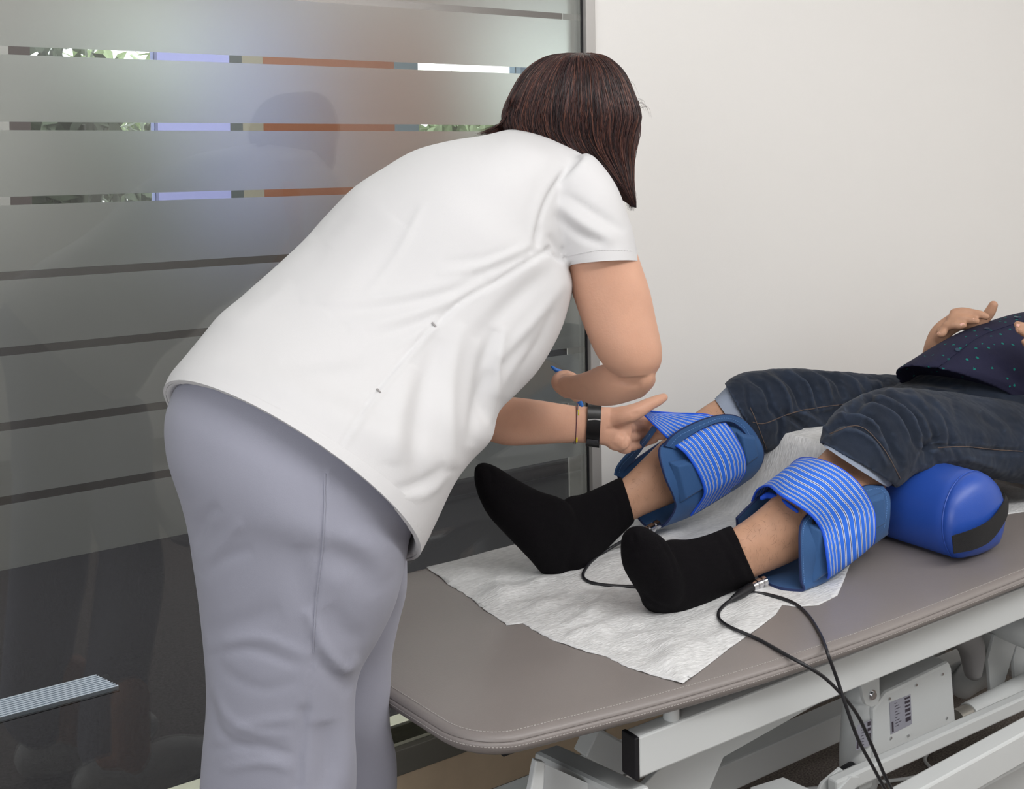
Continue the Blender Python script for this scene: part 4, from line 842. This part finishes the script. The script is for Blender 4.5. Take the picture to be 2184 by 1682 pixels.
parts = [loft(LN, 36, 5), loft(LF, 36, 5), loft(sc(PL, .86) + sc(TS[1:6], .84) + sc(tor[4:], .9), 36, 4), loft(sc(JN[3:], .60), 28, 4), loft(sc(JF[2:], .62), 28, 4),
         loft(sc(FF[1:-1], .86), 28, 4), loft(sc(FA_, .86), 28, 4), loft(sc(FN[1:-1], .86), 28, 4), loft(sc(FNA, .86), 28, 4),
         tube([(2.93, 1.60, .78), mh - mu * .03], [.058, .055], 18, 3), ball(mh, [mu * .115, my * .078, mf * .095]), ball(mh + mf * .03 - mu * .05, [mu * .07, my * .058, mf * .062]), tube([mh + mf * .092, mh + mf * .115 - mu * .03], [.009, .014], 10, 2), ball(mh + mf * .08 - mu * .065, [mu * .010, my * .024, mf * .016])]
for s in (-1, 1):
    parts.append(ball(mh + my * s * .079 - mu * .01, [mu * .032, my * .010, mf * .018])); parts.append(ball(mh + mf * .083 + my * s * .032, [mu * .010, my * .016, mf * .012]))
# right arm (far side): forearm rises behind the belly to the hand
parts += [tube([(2.86, 1.80, .76), (2.74, 1.88, .735), (2.62, 1.90, .735), at(1985, 862, 2.84)], [.052, .050, .046, .040], 18, 5),
          loft([ring((1955, 856), (2005, 872), 2.83, .035), ring((1961, 795), (2007, 803), 2.78, .030), ring((1968, 748), (2012, 760), 2.72, .026), ring((1980, 712), (2014, 738), 2.70, .020), ring((1996, 690), (2022, 726), 2.69, .016), ring((2024, 670), (2036, 712), 2.68, .015), ring((2052, 656), (2060, 700), 2.68, .013)], 32, 5),
          c2([(2036, 668, 2.67), (2054, 665, 2.665), (2076, 668, 2.66), (2092, 671, 2.65), (2103, 675, 2.645)], [.012, .0115, .0105, .0100, .0085]),
          c2([(2030, 680, 2.665), (2048, 679, 2.655), (2066, 682, 2.65), (2082, 684, 2.64)], [.012, .0112, .0102, .0085]),
          c2([(2020, 695, 2.66), (2034, 692, 2.65), (2046, 694, 2.645), (2055, 693, 2.64)], [.012, .0110, .0100, .0082]),
          c2([(2008, 706, 2.67), (2012, 708, 2.655), (2008, 712, 2.65), (2003, 713, 2.65)], [.011, .0095, .0088, .0072]),
          c2([(2054, 690, 2.69), (2084, 690, 2.69), (2100, 680, 2.685), (2112, 664, 2.68), (2119, 650, 2.675)], [.016, .0150, .0125, .0125, .0105])]
# left arm (near side), hand mostly beyond the picture edge
parts += [tube([(2.86, 1.40, .76), (2.70, 1.30, .73), at(2330, 830, 2.42)], [.052, .048, .036], 18, 5), tube([at(2330, 830, 2.42), at(2262, 760, 2.46)], [.034, .026], 16, 3), ball(at(2238, 742, 2.46), [Rc * .04, Uc * .028, Fw * .018]),
          c2([(2235, 725, 2.46), (2208, 708, 2.47), (2188, 698, 2.47), (2170, 692, 2.47)], [.012, .011, .0100, .0082]), c2([(2232, 735, 2.46), (2206, 722, 2.47), (2188, 711, 2.465), (2173, 703, 2.46)], [.012, .011, .0098, .0082]),
          c2([(2232, 750, 2.45), (2208, 742, 2.46), (2192, 734, 2.455), (2186, 729, 2.45)], [.012, .0105, .0095, .008]), c2([(2236, 762, 2.44), (2216, 758, 2.45), (2200, 752, 2.45)], [.011, .0095, .0075]), c2([(2250, 722, 2.47), (2238, 700, 2.48), (2226, 684, 2.48)], [.013, .012, .0095])]
me = remesh(parts, .0032, 3)
fold(me, [([(1700, 1050), (1740, 1080), (1760, 1120)], 20, .001), ([(1990, 720), (2004, 742), (2010, 750)], 4, -.0015), ([(2012, 700), (2022, 690), (2034, 686)], 3, -.0012), ([(2022, 684), (2036, 675), (2050, 673)], 3, -.0012)])
mb_ = finish('body', me, M['mskin'], Mn); bm_ = bvh(me)
def nail(pts, name='fingernail'):
    q = [cast(bm_, x, y, .0006) for x, y in pts]
    if all(q): MB().add([a[0] for a in q], [tuple(range(len(q)))]).build(name, M['nail'], mb_)
nail([(2096, 668), (2106, 668), (2110, 675), (2098, 676)]); nail([(2075, 679), (2083, 676), (2087, 681), (2077, 685)]); nail([(2047, 691), (2054, 688), (2058, 691), (2049, 695)]); nail([(1999, 710), (2005, 708), (2006, 712), (2000, 715)]); nail([(2168, 690), (2176, 692), (2172, 698), (2167, 695)]); nail([(2170, 700), (2180, 703), (2177, 709), (2170, 706)])
for s in (-1, 1):
    V, F = ball(mh + mf * .090 + my * s * .032, [mu * .009, my * .012, mf * .009]); mesh_obj('eye', V, F, bpy.data.materials['eye_white'], mb_)
V, F = tube([mh + mf * .090 - mu * .062 + my * .02, mh + mf * .099 - mu * .062, mh + mf * .090 - mu * .062 - my * .02], [.003, .0045, .003], 8, 3); mesh_obj('lips', V, F, bpy.data.materials['lips'], mb_)
V, F = ball(mh + mu * .02 - mf * .015, [mu * .108, my * .086, mf * .095]); mesh_obj('hair', V, F, M['hair'], Mn)
# fine leg hair on the shins
LH = MB(); r5 = np.random.default_rng(5); hb = []
for q in range(560):
    if q % 3: x = r5.uniform(1560, 1900); y0 = 1175 - (x - 1600) * .78 + r5.uniform(-60, 55)
    else: x = r5.uniform(1350, 1600); y0 = 1060 - (x - 1350) * .80 + r5.uniform(-50, 40)
    h = cast(bm_, x, y0, 0.0)
    if not h: continue
    d = np.array([r5.normal() * .5 - .5, r5.normal() * .4, r5.normal() * .4 - .3]); d += h[1] * .35; d /= np.linalg.norm(d); l = r5.uniform(.006, .013)
    V, F = tube([h[0], h[0] + d * l * .5 + h[1] * .001, h[0] + d * l - h[1] * .0005], [.00011, .0001, .00006], 3, 1, cap=False); LH.add(V, F[:-2])
LH.build('leg_hair', mat('dark_body_hair', (50, 36, 28), .6), mb_, kind='stuff')
# -- jeans
jm = remesh([loft(JN, 56, 7, inset=(6, .90)), loft(JF, 56, 7, inset=(6, .90)), loft(PL, 48, 6)], .0031, 3)
S = []
r6 = np.random.default_rng(11)
# near leg: bunched folds over the knee, running from crown down and back
for k, (x0, y0, x1, y1, h) in enumerate([(1782, 880, 1900, 955, .004), (1800, 862, 1925, 985, -.005), (1815, 852, 1945, 940, .0045), (1838, 842, 1962, 965, -.005), (1852, 836, 1972, 945, .005), (1872, 832, 1990, 960, -.006), (1888, 828, 2005, 930, .005), (1905, 826, 2010, 965, -.006), (1925, 826, 2030, 940, .0045), (1945, 828, 2040, 980, -.005), (1980, 832, 2045, 900, -.004)]):
    S.append(([(x0, y0), ((x0 + x1) / 2 + 18, (y0 + y1) / 2 - 20), (x1, y1)], 6 + (k % 3) * 1.5, h))
S += [([(1762, 925), (1800, 900), (1860, 925), (1900, 985)], 7, -.005), ([(1770, 935), (1815, 918), (1865, 945), (1897, 1000)], 8, .004), ([(1840, 900), (1890, 930), (1925, 1000)], 8, -.005), ([(1960, 960), (2010, 950), (2060, 952)], 5, -.003), ([(1965, 930), (1985, 960), (1975, 990)], 6, -.005),
      ([(2040, 835), (2120, 870), (2184, 930)], 14, -.004), ([(2060, 950), (2110, 960), (2184, 962)], 7, -.004), ([(2000, 985), (2060, 975), (2150, 1010)], 10, .003), ([(2050, 900), (2090, 930), (2100, 960)], 14, .003), ([(2090, 880), (2140, 920)], 12, -.003), ([(1950, 1000), (1985, 950), (2000, 930)], 8, -.004)]
# far leg
for k, (x0, y0, x1, y1, h) in enumerate([(1590, 800, 1650, 880, -.005), (1625, 792, 1690, 890, .0045), (1650, 790, 1712, 880, -.0055), (1672, 788, 1735, 870, .005), (1690, 788, 1755, 885, -.006), (1712, 790, 1775, 860, .0045), (1740, 790, 1800, 850, -.005), (1770, 792, 1840, 850, .004), (1790, 795, 1850, 835, -.004), (1850, 805, 1890, 830, -.004)]):
    S.append(([(x0, y0), ((x0 + x1) / 2 + 12, (y0 + y1) / 2 - 12), (x1, y1)], 6, h))
S += [([(1640, 860), (1665, 900), (1660, 945)], 6, -.004), ([(1665, 875), (1705, 900), (1740, 935)], 7, -.005), ([(1690, 870), (1730, 890), (1770, 920)], 7, .004), ([(1620, 890), (1600, 870), (1590, 820)], 5, -.003), ([(1720, 860), (1745, 885), (1800, 870)], 7, -.004), ([(1930, 810), (2000, 815), (2060, 830)], 8, -.004), ([(1880, 822), (1850, 850), (1800, 880)], 10, -.006)]
fold(jm, [(a, b * .95, c * 1.9) for a, b, c in S]); wrinkle(jm, .0013, 16, 9); wrinkle(jm, .0010, 34, 12)
jo = finish('jeans', jm, M['denim'], Mn, 'dark blue jeans rolled above the calves')
bj = bvh(jm)
# cuffs: rolled band of pale inside cloth
def cuff(name, r0, r1, m, g0=1.0, g1=1.0, lab=None):
    K = [rscale(r0, g0), rscale(r1, g1)]; V, F, P = loft(K, 56, 4, cap=False); c = np.array([cat_interp(np.array(K), 4)[i][:3] for i in range(P.shape[0])]); I = P - (P - c[:, None]) * .045; n = P.shape[0]; V = list(P.reshape(-1, 3)) + list(I.reshape(-1, 3)); k0 = n * 56; F = []
    for i in range(n - 1):
        for j in range(56): k = (j + 1) % 56; F.append((i * 56 + j, i * 56 + k, (i + 1) * 56 + k, (i + 1) * 56 + j)); F.append((k0 + i * 56 + j, k0 + (i + 1) * 56 + j, k0 + (i + 1) * 56 + k, k0 + i * 56 + k))
    for j in range(56): k = (j + 1) % 56; F.append((j, k0 + j, k0 + k, k)); F.append(((n - 1) * 56 + j, (n - 1) * 56 + k, k0 + (n - 1) * 56 + k, k0 + (n - 1) * 56 + j))
    return mesh_obj(name, V, F, m, jo, label=lab)
cuff('cuff', ring((1755, 948), (1896, 1040), 2.176, .080, (-14, -6)), ring((1772, 915), (1922, 1024), 2.215, .072), M['lining'], .97, .95, 'pale inner side of the rolled denim')
cuff('cuff', ring((1524, 850), (1612, 975), 2.455, .070), ring((1560, 812), (1640, 960), 2.49, .074), M['lining'], 1.0, .98, 'pale turned-up denim cuff')
for pts in ([(1770, 925), (1830, 908), (1880, 950), (1920, 1020)], [(1600, 868), (1615, 905), (1635, 958)], [(1605, 900), (1632, 902), (1690, 880), (1750, 868), (1800, 862)], [(2000, 955), (2060, 952), (2120, 958), (2180, 962)]):
    drape(bj, pts, .0016, 'seam_thread', M['othread'], jo, off=.0002)
# -- shirt
def shirtmat():
    m = mat('navy_dotted_cloth', (38, 38, 60), .85, bump=.2, bscale=900, spec=.2); nt = m.node_tree; L = nt.links; b = nt.nodes['Principled BSDF']; tc = nt.nodes.new('ShaderNodeTexCoord')
    v = nt.nodes.new('ShaderNodeTexVoronoi'); v.inputs['Scale'].default_value = 46; v.inputs['Randomness'].default_value = .55; L.new(tc.outputs['Object'], v.inputs['Vector'])
    n = nt.nodes.new('ShaderNodeTexNoise'); n.inputs['Scale'].default_value = 260; L.new(tc.outputs['Object'], n.inputs['Vector'])
    a = nt.nodes.new('ShaderNodeMath'); a.operation = 'MULTIPLY_ADD'; a.inputs[1].default_value = .35; L.new(n.outputs['Fac'], a.inputs[0]); L.new(v.outputs['Distance'], a.inputs[2])
    l = nt.nodes.new('ShaderNodeMath'); l.operation = 'LESS_THAN'; l.inputs[1].default_value = .315; L.new(a.outputs[0], l.inputs[0])
    x = nt.nodes.new('ShaderNodeMix'); x.data_type = 'RGBA'; L.new(l.outputs[0], x.inputs[0]); x.inputs[6].default_value = srgb((38, 38, 60)); x.inputs[7].default_value = srgb((20, 116, 106)); L.new(x.outputs[2], b.inputs['Base Color']); return m
M['mshirt'] = shirtmat()
arm = [loft([ringw((2.87, 1.60 + s * .19, .77), (.03, 0, .07), (0, .07 * s, 0)), ringw((2.78, 1.60 + s * .25, .75), (.045, 0, .055), (0, .065 * s, 0)), ringw((2.68, 1.60 + s * .29, .735), (.045, 0, .05), (0, .06 * s, 0))], 28, 4) for s in (-1, 1)]
tm = remesh([loft(TS, 64, 6, inset=(4, .93))] + arm, .0045, 4)
fold(tm, [([(1995, 790), (2040, 755), (2090, 715), (2184, 690)], 3, -.002, True), ([(2010, 795), (2060, 765), (2100, 730)], 5, .001), ([(2110, 760), (2150, 790), (2184, 830)], 10, -.005), ([(2080, 735), (2130, 770), (2184, 800)], 10, .004), ([(1960, 775), (2000, 740)], 8, -.003), ([(1965, 790), (1985, 775), (2000, 778)], 6, .003)])
to = finish('shirt', tm, M['mshirt'], Mn, 'navy shirt with small teal leaf print'); bt = bvh(tm)
drape(bt, [(1998, 786), (2042, 752), (2098, 714), (2184, 684)], .0016, 'placket_edge', M['mshirt'], to, off=.0004)
for (x, y) in ((2042, 747), (2105, 702), (2168, 678)):
    h = cast(bt, x, y, .001)
    if h: V, F = tube([h[0], h[0] + h[1] * .002], .0055, 20, 1, cap=False); mesh_obj('button', V, F, mat('dark_teal_button', (44, 62, 80), .3) if x == 2042 else bpy.data.materials['dark_teal_button'], to)
# ------------------------------------------------------------------ applicators round the calves
M['navy'] = mat('blue_padded_shell', (50, 88, 136), .72, bump=.25, bscale=800, spec=.3, sheen=.1)
def stripemat(nst=11):
    m = mat('striped_elastic', (38, 104, 222), .8, bump=.3, bscale=900); nt = m.node_tree; L = nt.links; b = nt.nodes['Principled BSDF']; uv = nt.nodes.new('ShaderNodeTexCoord'); s = nt.nodes.new('ShaderNodeSeparateXYZ'); L.new(uv.outputs['UV'], s.inputs[0])
    f = nt.nodes.new('ShaderNodeMath'); f.operation = 'MULTIPLY'; f.inputs[1].default_value = nst; L.new(s.outputs[0], f.inputs[0]); g = nt.nodes.new('ShaderNodeMath'); g.operation = 'FRACT'; L.new(f.outputs[0], g.inputs[0])
    r = nt.nodes.new('ShaderNodeValToRGB'); cr = r.color_ramp; cr.interpolation = 'CONSTANT'; bl = srgb((38, 108, 224)); wh = srgb((206, 214, 232)); dk = srgb((24, 48, 112))
    cr.elements[0].position = 0; cr.elements[0].color = bl; cr.elements[1].position = .56; cr.elements[1].color = wh
    for p, c in ((.67, dk), (.78, wh), (.89, bl)): e = cr.elements.new(p); e.color = c
    L.new(g.outputs[0], r.inputs[0]); L.new(r.outputs[0], b.inputs['Base Color']); return m
M['stripe'] = stripemat()
M['edge'] = mat('strap_edge', (24, 84, 216), .7)
def P(px, py, Y): return aty(px, py, Y)
def rim(G, name, m, parent, r, sides='uv', label=None):
    for e, L in (('a', G[:, 0]), ('b', G[:, -1]), ('c', G[0]), ('d', G[-1])):
        if e in sides: V, F = tube(list(L), r, 6, 1); mesh_obj(name, V, F, m, parent, label=label)
A1 = empty('applicator_wrap', aty(1740, 1250, 1.45), 'blue padded applicator strapped shut around the near calf, resting by the bolster', 'medical wrap', 'blue applicator wraps on the calves')
# shell: rows go from near top edge, down, under the calf and up the far side
rows = [[P(1727, 1093, 1.395), P(1775, 1080, 1.395), P(1838, 1040, 1.395), P(1880, 1036, 1.395)],
        [P(1708, 1122, 1.385), P(1765, 1110, 1.382), P(1842, 1062, 1.382), P(1895, 1058, 1.385)],
        [P(1706, 1180, 1.376), P(1765, 1160, 1.372), P(1845, 1112, 1.372), P(1896, 1095, 1.376)],
        [P(1708, 1235, 1.380), P(1766, 1212, 1.376), P(1846, 1152, 1.376), P(1892, 1128, 1.380)],
        [atz(1712, 1258, .627), P(1769, 1232, 1.388), P(1850, 1168, 1.393), P(1888, 1138, 1.396)],
        [atz(1656, 1252, .628), (1.66, 1.44, .634), (1.73, 1.44, .655), (1.80, 1.44, .675)],
        [atz(1618, 1226, .630), (1.64, 1.50, .636), (1.72, 1.50, .655), (1.79, 1.50, .675)],
        [P(1578, 1150, 1.540), P(1630, 1110, 1.540), P(1690, 1060, 1.540), P(1730, 1030, 1.540)],
        [P(1572, 1105, 1.535), P(1608, 1070, 1.535), P(1670, 1020, 1.535), P(1712, 990, 1.535)]]
G = patch(rows, 8, 5); sh1 = sheet('shell', G, .005, M['navy'], A1)
rim(G, 'binding', mat('dark_blue_binding', (22, 40, 84), .7), sh1, .0028, 'abcd')
def padbox(P4, lift, parent, nrm):
    """raised cushion: outer quad on the shell, inner quad lifted"""
    q = [np.array(p) for p in P4]; c = sum(q) / 4; n = np.array(nrm, float); n /= np.linalg.norm(n); inn = [c + (p - c) * .78 + n * lift for p in q]; back = [p - n * .006 for p in q]
    mb = MB().add(list(back) + list(q) + inn, [(0, 1, 2, 3), (8, 11, 10, 9)] + [(i, 4 + i, 4 + (i + 1) % 4, (i + 1) % 4) for i in range(4)] + [(4 + i, 8 + i, 8 + (i + 1) % 4, 4 + (i + 1) % 4) for i in range(4)])
    return mb.build('magnet_cushion', M['navy'], parent, bevel=.0025, seg=2)
padbox([P(1728, 1120, 1.378), P(1808, 1090, 1.372), P(1812, 1190, 1.372), P(1732, 1245, 1.376)], .010, sh1, (0, -1, 0))
padbox([P(1830, 1066, 1.378), P(1884, 1050, 1.38), P(1888, 1118, 1.380), P(1848, 1140, 1.374)], .008, sh1, (0, -1, 0))
srows = [[P(1604, 1068, 1.548), P(1630, 1050, 1.548), P(1665, 1012, 1.548), P(1688, 990, 1.548)],
         [P(1616, 1044, 1.515), P(1644, 1024, 1.510), P(1680, 996, 1.510), P(1706, 978, 1.515)],
         [P(1640, 1036, 1.465), P(1662, 1018, 1.455), P(1698, 992, 1.455), P(1730, 977, 1.46)],
         [P(1665, 1055, 1.415), P(1690, 1034, 1.405), P(1730, 1006, 1.402), P(1768, 987, 1.405)],
         [P(1699, 1075, 1.385), P(1726, 1054, 1.375), P(1768, 1026, 1.372), P(1808, 1010, 1.38)],
         [P(1734, 1102, 1.370), P(1760, 1084, 1.362), P(1800, 1058, 1.360), P(1838, 1040, 1.368)],
         [P(1755, 1136, 1.366), P(1780, 1118, 1.360), P(1825, 1090, 1.360), P(1861, 1082, 1.366)],
         [P(1763, 1180, 1.354), P(1790, 1165, 1.350), P(1832, 1138, 1.350), P(1866, 1120, 1.356)],
         [P(1768, 1226, 1.358), P(1792, 1210, 1.356), P(1835, 1180, 1.356), P(1864, 1155, 1.362)],
         [P(1764, 1232, 1.392), P(1790, 1216, 1.392), P(1834, 1184, 1.392), P(1860, 1160, 1.392)]]
G = patch(srows, 7, 6); st1 = sheet('strap', G, .0022, M['stripe'], A1, 'bright blue striped elastic strap'); rim(G, 'strap_edge', M['edge'], st1, .0022, 'ab')
V, F = tube([P(1625, 1062, 1.50), P(1640, 1056, 1.49), P(1665, 1066, 1.45), P(1700, 1090, 1.41)], [.004, .006, .005, .003], 10, 4); mesh_obj('strap_fold', V, F, M['edge'], A1)
for (x, y, Y) in ((1652, 1241, 1.44), (1846, 1055, 1.388), (1735, 1113, 1.378)):
    c = P(x, y, Y); V, F = tube([c, c + np.array([0, -.003, .001])], .0042, 16, 1, cap=False); mesh_obj('rivet', V, F, M['black'], A1)
b1 = bvh(sh1); dashes(b1, [(1730, 1100), (1714, 1125), (1712, 1180), (1715, 1245)], 'stitching', mat('blue_thread', (110, 150, 205), .7), sh1, 5, .0007); dashes(b1, [(1848, 1046), (1876, 1042), (1890, 1060), (1890, 1098), (1884, 1130)], 'stitching', bpy.data.materials['blue_thread'], sh1, 5, .0007)
def connector(parent, a, b, c, metal_r=.0085):
    a, b, c = map(np.array, (a, b, c)); d = (b - a) / np.linalg.norm(b - a); L = np.linalg.norm(b - a)
    for k, (u0, u1, r) in enumerate(((0, .22, 1.0), (.22, .34, .8), (.34, .60, 1.05), (.60, .68, .82), (.68, .95, 1.0))):
        V, F = tube([a + d * L * u0, a + d * L * u1], metal_r * r, 20, 1, cap=False); mesh_obj('connector_ring', V, F, M['chrome'], parent, label='nickel connector ring')
    V, F = tube([b, b + (c - b) * .35, b + (c - b) * .75, c], [metal_r * .98, metal_r * .92, metal_r * .7, metal_r * .42], 18, 4); mesh_obj('plug', V, F, M['black'], parent, label='black cable plug')
TP = TZ + .004
connector(A1, P(1632, 1238, 1.425), atz(1602, 1252, TP + .009), atz(1560, 1278, TP + .006))
# far wrap
A2 = empty('applicator_wrap', aty(1480, 1110, 1.77), 'open blue padded applicator on the far calf, its striped strap held by a hand', 'medical wrap', 'blue applicator wraps on the calves')
rows = [[P(1424, 940, 1.715), P(1470, 915, 1.715), P(1560, 895, 1.715), P(1590, 900, 1.715)],
        [P(1406, 962, 1.702), P(1468, 960, 1.700), P(1570, 925, 1.700), P(1610, 925, 1.702)],
        [P(1418, 1015, 1.692), P(1480, 1010, 1.688), P(1580, 965, 1.688), P(1626, 958, 1.692)],
        [P(1436, 1056, 1.694), P(1488, 1055, 1.690), P(1585, 1000, 1.690), P(1624, 985, 1.694)],
        [P(1440, 1085, 1.705), P(1486, 1080, 1.700), P(1575, 1030, 1.70), P(1608, 1010, 1.705)],
        [P(1412, 1122, 1.735), P(1470, 1098, 1.735), P(1545, 1050, 1.735), P(1588, 1020, 1.735)],
        [P(1372, 1116, 1.80), P(1430, 1075, 1.80), P(1500, 1020, 1.80), P(1540, 990, 1.80)],
        [P(1330, 1050, 1.84), P(1380, 1010, 1.84), P(1450, 950, 1.84), P(1500, 920, 1.84)],
        [P(1318, 1012, 1.845), P(1350, 985, 1.845), P(1430, 930, 1.845), P(1480, 895, 1.845)]]
G = patch(rows, 8, 5); sh2 = sheet('shell', G, .005, M['navy'], A2); rim(G, 'binding', bpy.data.materials['dark_blue_binding'], sh2, .0028, 'abcd')
padbox([P(1428, 985, 1.690), P(1500, 972, 1.686), P(1510, 1036, 1.688), P(1452, 1072, 1.690)], .011, sh2, (0, -1, 0)); padbox([P(1572, 922, 1.694), P(1608, 928, 1.696), P(1616, 976, 1.692), P(1588, 996, 1.688)], .008, sh2, (0, -1, 0))
# handle loop over the strap: closed flat band
hp_ = [P(1418, 950, 1.70), P(1428, 935, 1.698), P(1450, 918, 1.694), P(1486, 900, 1.690), P(1520, 889, 1.690), P(1550, 885, 1.695), P(1575, 890, 1.70), P(1597, 908, 1.70), P(1615, 938, 1.70), P(1622, 962, 1.695)]
lw = [P(1440, 956, 1.70), P(1449, 943, 1.696), P(1466, 930, 1.692), P(1498, 912, 1.688), P(1526, 901, 1.688), P(1548, 898, 1.693), P(1565, 902, 1.698), P(1583, 917, 1.698), P(1600, 944, 1.698), P(1608, 968, 1.693)]
G = patch([hp_, lw], 4, 3); hl = sheet('handle_loop', G, .006, M['navy'], A2); rim(G, 'binding', bpy.data.materials['dark_blue_binding'], hl, .0024, 'cd')
dashes(bvh(hl), [(1430, 950), (1445, 932), (1470, 918), (1520, 896), (1548, 891), (1570, 897), (1590, 914), (1606, 942)], 'stitching', bpy.data.materials['blue_thread'], hl, 5, .0007)
hp_ = [P(1311, 1013, 1.84), P(1316, 996, 1.835), P(1332, 975, 1.81), P(1356, 952, 1.775), P(1378, 930, 1.735), P(1392, 910, 1.715)]
lw = [P(1325, 1016, 1.84), P(1331, 1000, 1.835), P(1350, 980, 1.81), P(1368, 958, 1.775), P(1386, 934, 1.735), P(1400, 914, 1.715)]
G = patch([hp_, lw], 4, 4); hl2 = sheet('handle_loop', G, .006, M['navy'], A2); dashes(bvh(hl2), [(1320, 1008), (1326, 992), (1345, 972), (1370, 946), (1390, 920)], 'stitching', bpy.data.materials['blue_thread'], hl2, 5, .0007)
srows = [[P(1374, 884, 1.70), P(1377, 882, 1.70), P(1382, 879, 1.70), P(1389, 877, 1.70)],
         [P(1392, 902, 1.705), P(1402, 892, 1.705), P(1420, 884, 1.71), P(1436, 881, 1.72)],
         [P(1420, 930, 1.705), P(1440, 914, 1.71), P(1468, 896, 1.725), P(1500, 883, 1.735)],
         [P(1434, 944, 1.72), P(1460, 926, 1.715), P(1500, 905, 1.715), P(1535, 893, 1.72)],
         [P(1442, 950, 1.695), P(1475, 932, 1.688), P(1515, 912, 1.688), P(1546, 902, 1.692)],
         [P(1464, 968, 1.680), P(1492, 950, 1.676), P(1530, 930, 1.676), P(1562, 922, 1.680)],
         [P(1488, 1005, 1.674), P(1516, 990, 1.670), P(1556, 970, 1.670), P(1584, 962, 1.674)],
         [P(1502, 1040, 1.674), P(1528, 1025, 1.670), P(1564, 1006, 1.670), P(1590, 992, 1.674)],
         [P(1499, 1062, 1.680), P(1526, 1046, 1.676), P(1560, 1026, 1.676), P(1586, 1012, 1.680)],
         [P(1474, 1098, 1.708), P(1505, 1080, 1.705), P(1540, 1058, 1.705), P(1566, 1042, 1.710)]]
G = patch(srows, 7, 6); st2 = sheet('strap', G, .0022, M['stripe'], A2, 'bright blue striped elastic strap pulled upwards'); rim(G, 'strap_edge', M['edge'], st2, .0020, 'ab')
connector(A2, P(1402, 1118, 1.74), P(1368, 1140, 1.72), P(1330, 1152, 1.73), .0095)
# ------------------------------------------------------------------ cables
M['cable'] = mat('black_cable', (30, 30, 34), .42)
def cable(name, pts, label):
    V, F = tube(pts, .0029, 10, 8); o = mesh_obj(name, V, F, M['cable']); return tag(o, label, 'cable')
ZC = TZ + .0075
def onp(px, py, r=.0032):
    z = TZ + .004
    for _ in range(4):
        p = atz(px, py, z); z = (ph(p[0], p[1]) if inside(p[0], p[1], PB) else TZ) + r
    return atz(px, py, z)
near_edge = lambda x, y, Y: aty(x, y, Y)
cable('cable', [atz(1560, 1278, TP + .006), onp(1545, 1290), onp(1533, 1305), onp(1536, 1322), onp(1560, 1338), onp(1620, 1364), onp(1680, 1398), aty(1722, 1421, 1.185), aty(1760, 1446, 1.178), aty(1800, 1486, 1.176), aty(1832, 1530, 1.178), aty(1862, 1595, 1.18), aty(1890, 1660, 1.18), aty(1930, 1740, 1.18), aty(1960, 1850, 1.15)], 'thin black cable looping left from the plug at the near calf, then over the edge')
cable('cable', [P(1330, 1152, 1.73), onp(1290, 1176), onp(1262, 1196), onp(1244, 1222), onp(1252, 1238), onp(1290, 1247), onp(1370, 1251), onp(1450, 1248), onp(1540, 1252), onp(1595, 1262), onp(1640, 1268), onp(1690, 1284), onp(1722, 1310), onp(1748, 1350), onp(1760, 1378), aty(1767, 1398, 1.185), aty(1786, 1450, 1.180), aty(1806, 1510, 1.168), aty(1832, 1580, 1.160), aty(1870, 1650, 1.160), aty(1915, 1740, 1.165), aty(1950, 1860, 1.15)], 'long black cable running behind the near foot from the far calf, then down')
# white cables on the floor under the couch
for i, (pts, l) in enumerate((([(1640, 1690), (1962, 1655), (1973, 1615), (2010, 1560)], 'thin white lead on the carpet under the lift motor, curving left'), ([(2150, 1560), (2060, 1600), (2000, 1660), (1990, 1700)], 'thin white lead on the carpet below the control bar, nearest the casing'))):
    V, F = tube([atz(x, y, .006) for x, y in pts], .004, 8, 6); o = mesh_obj('power_lead', V, F, M['white']); tag(o, l, 'cable')
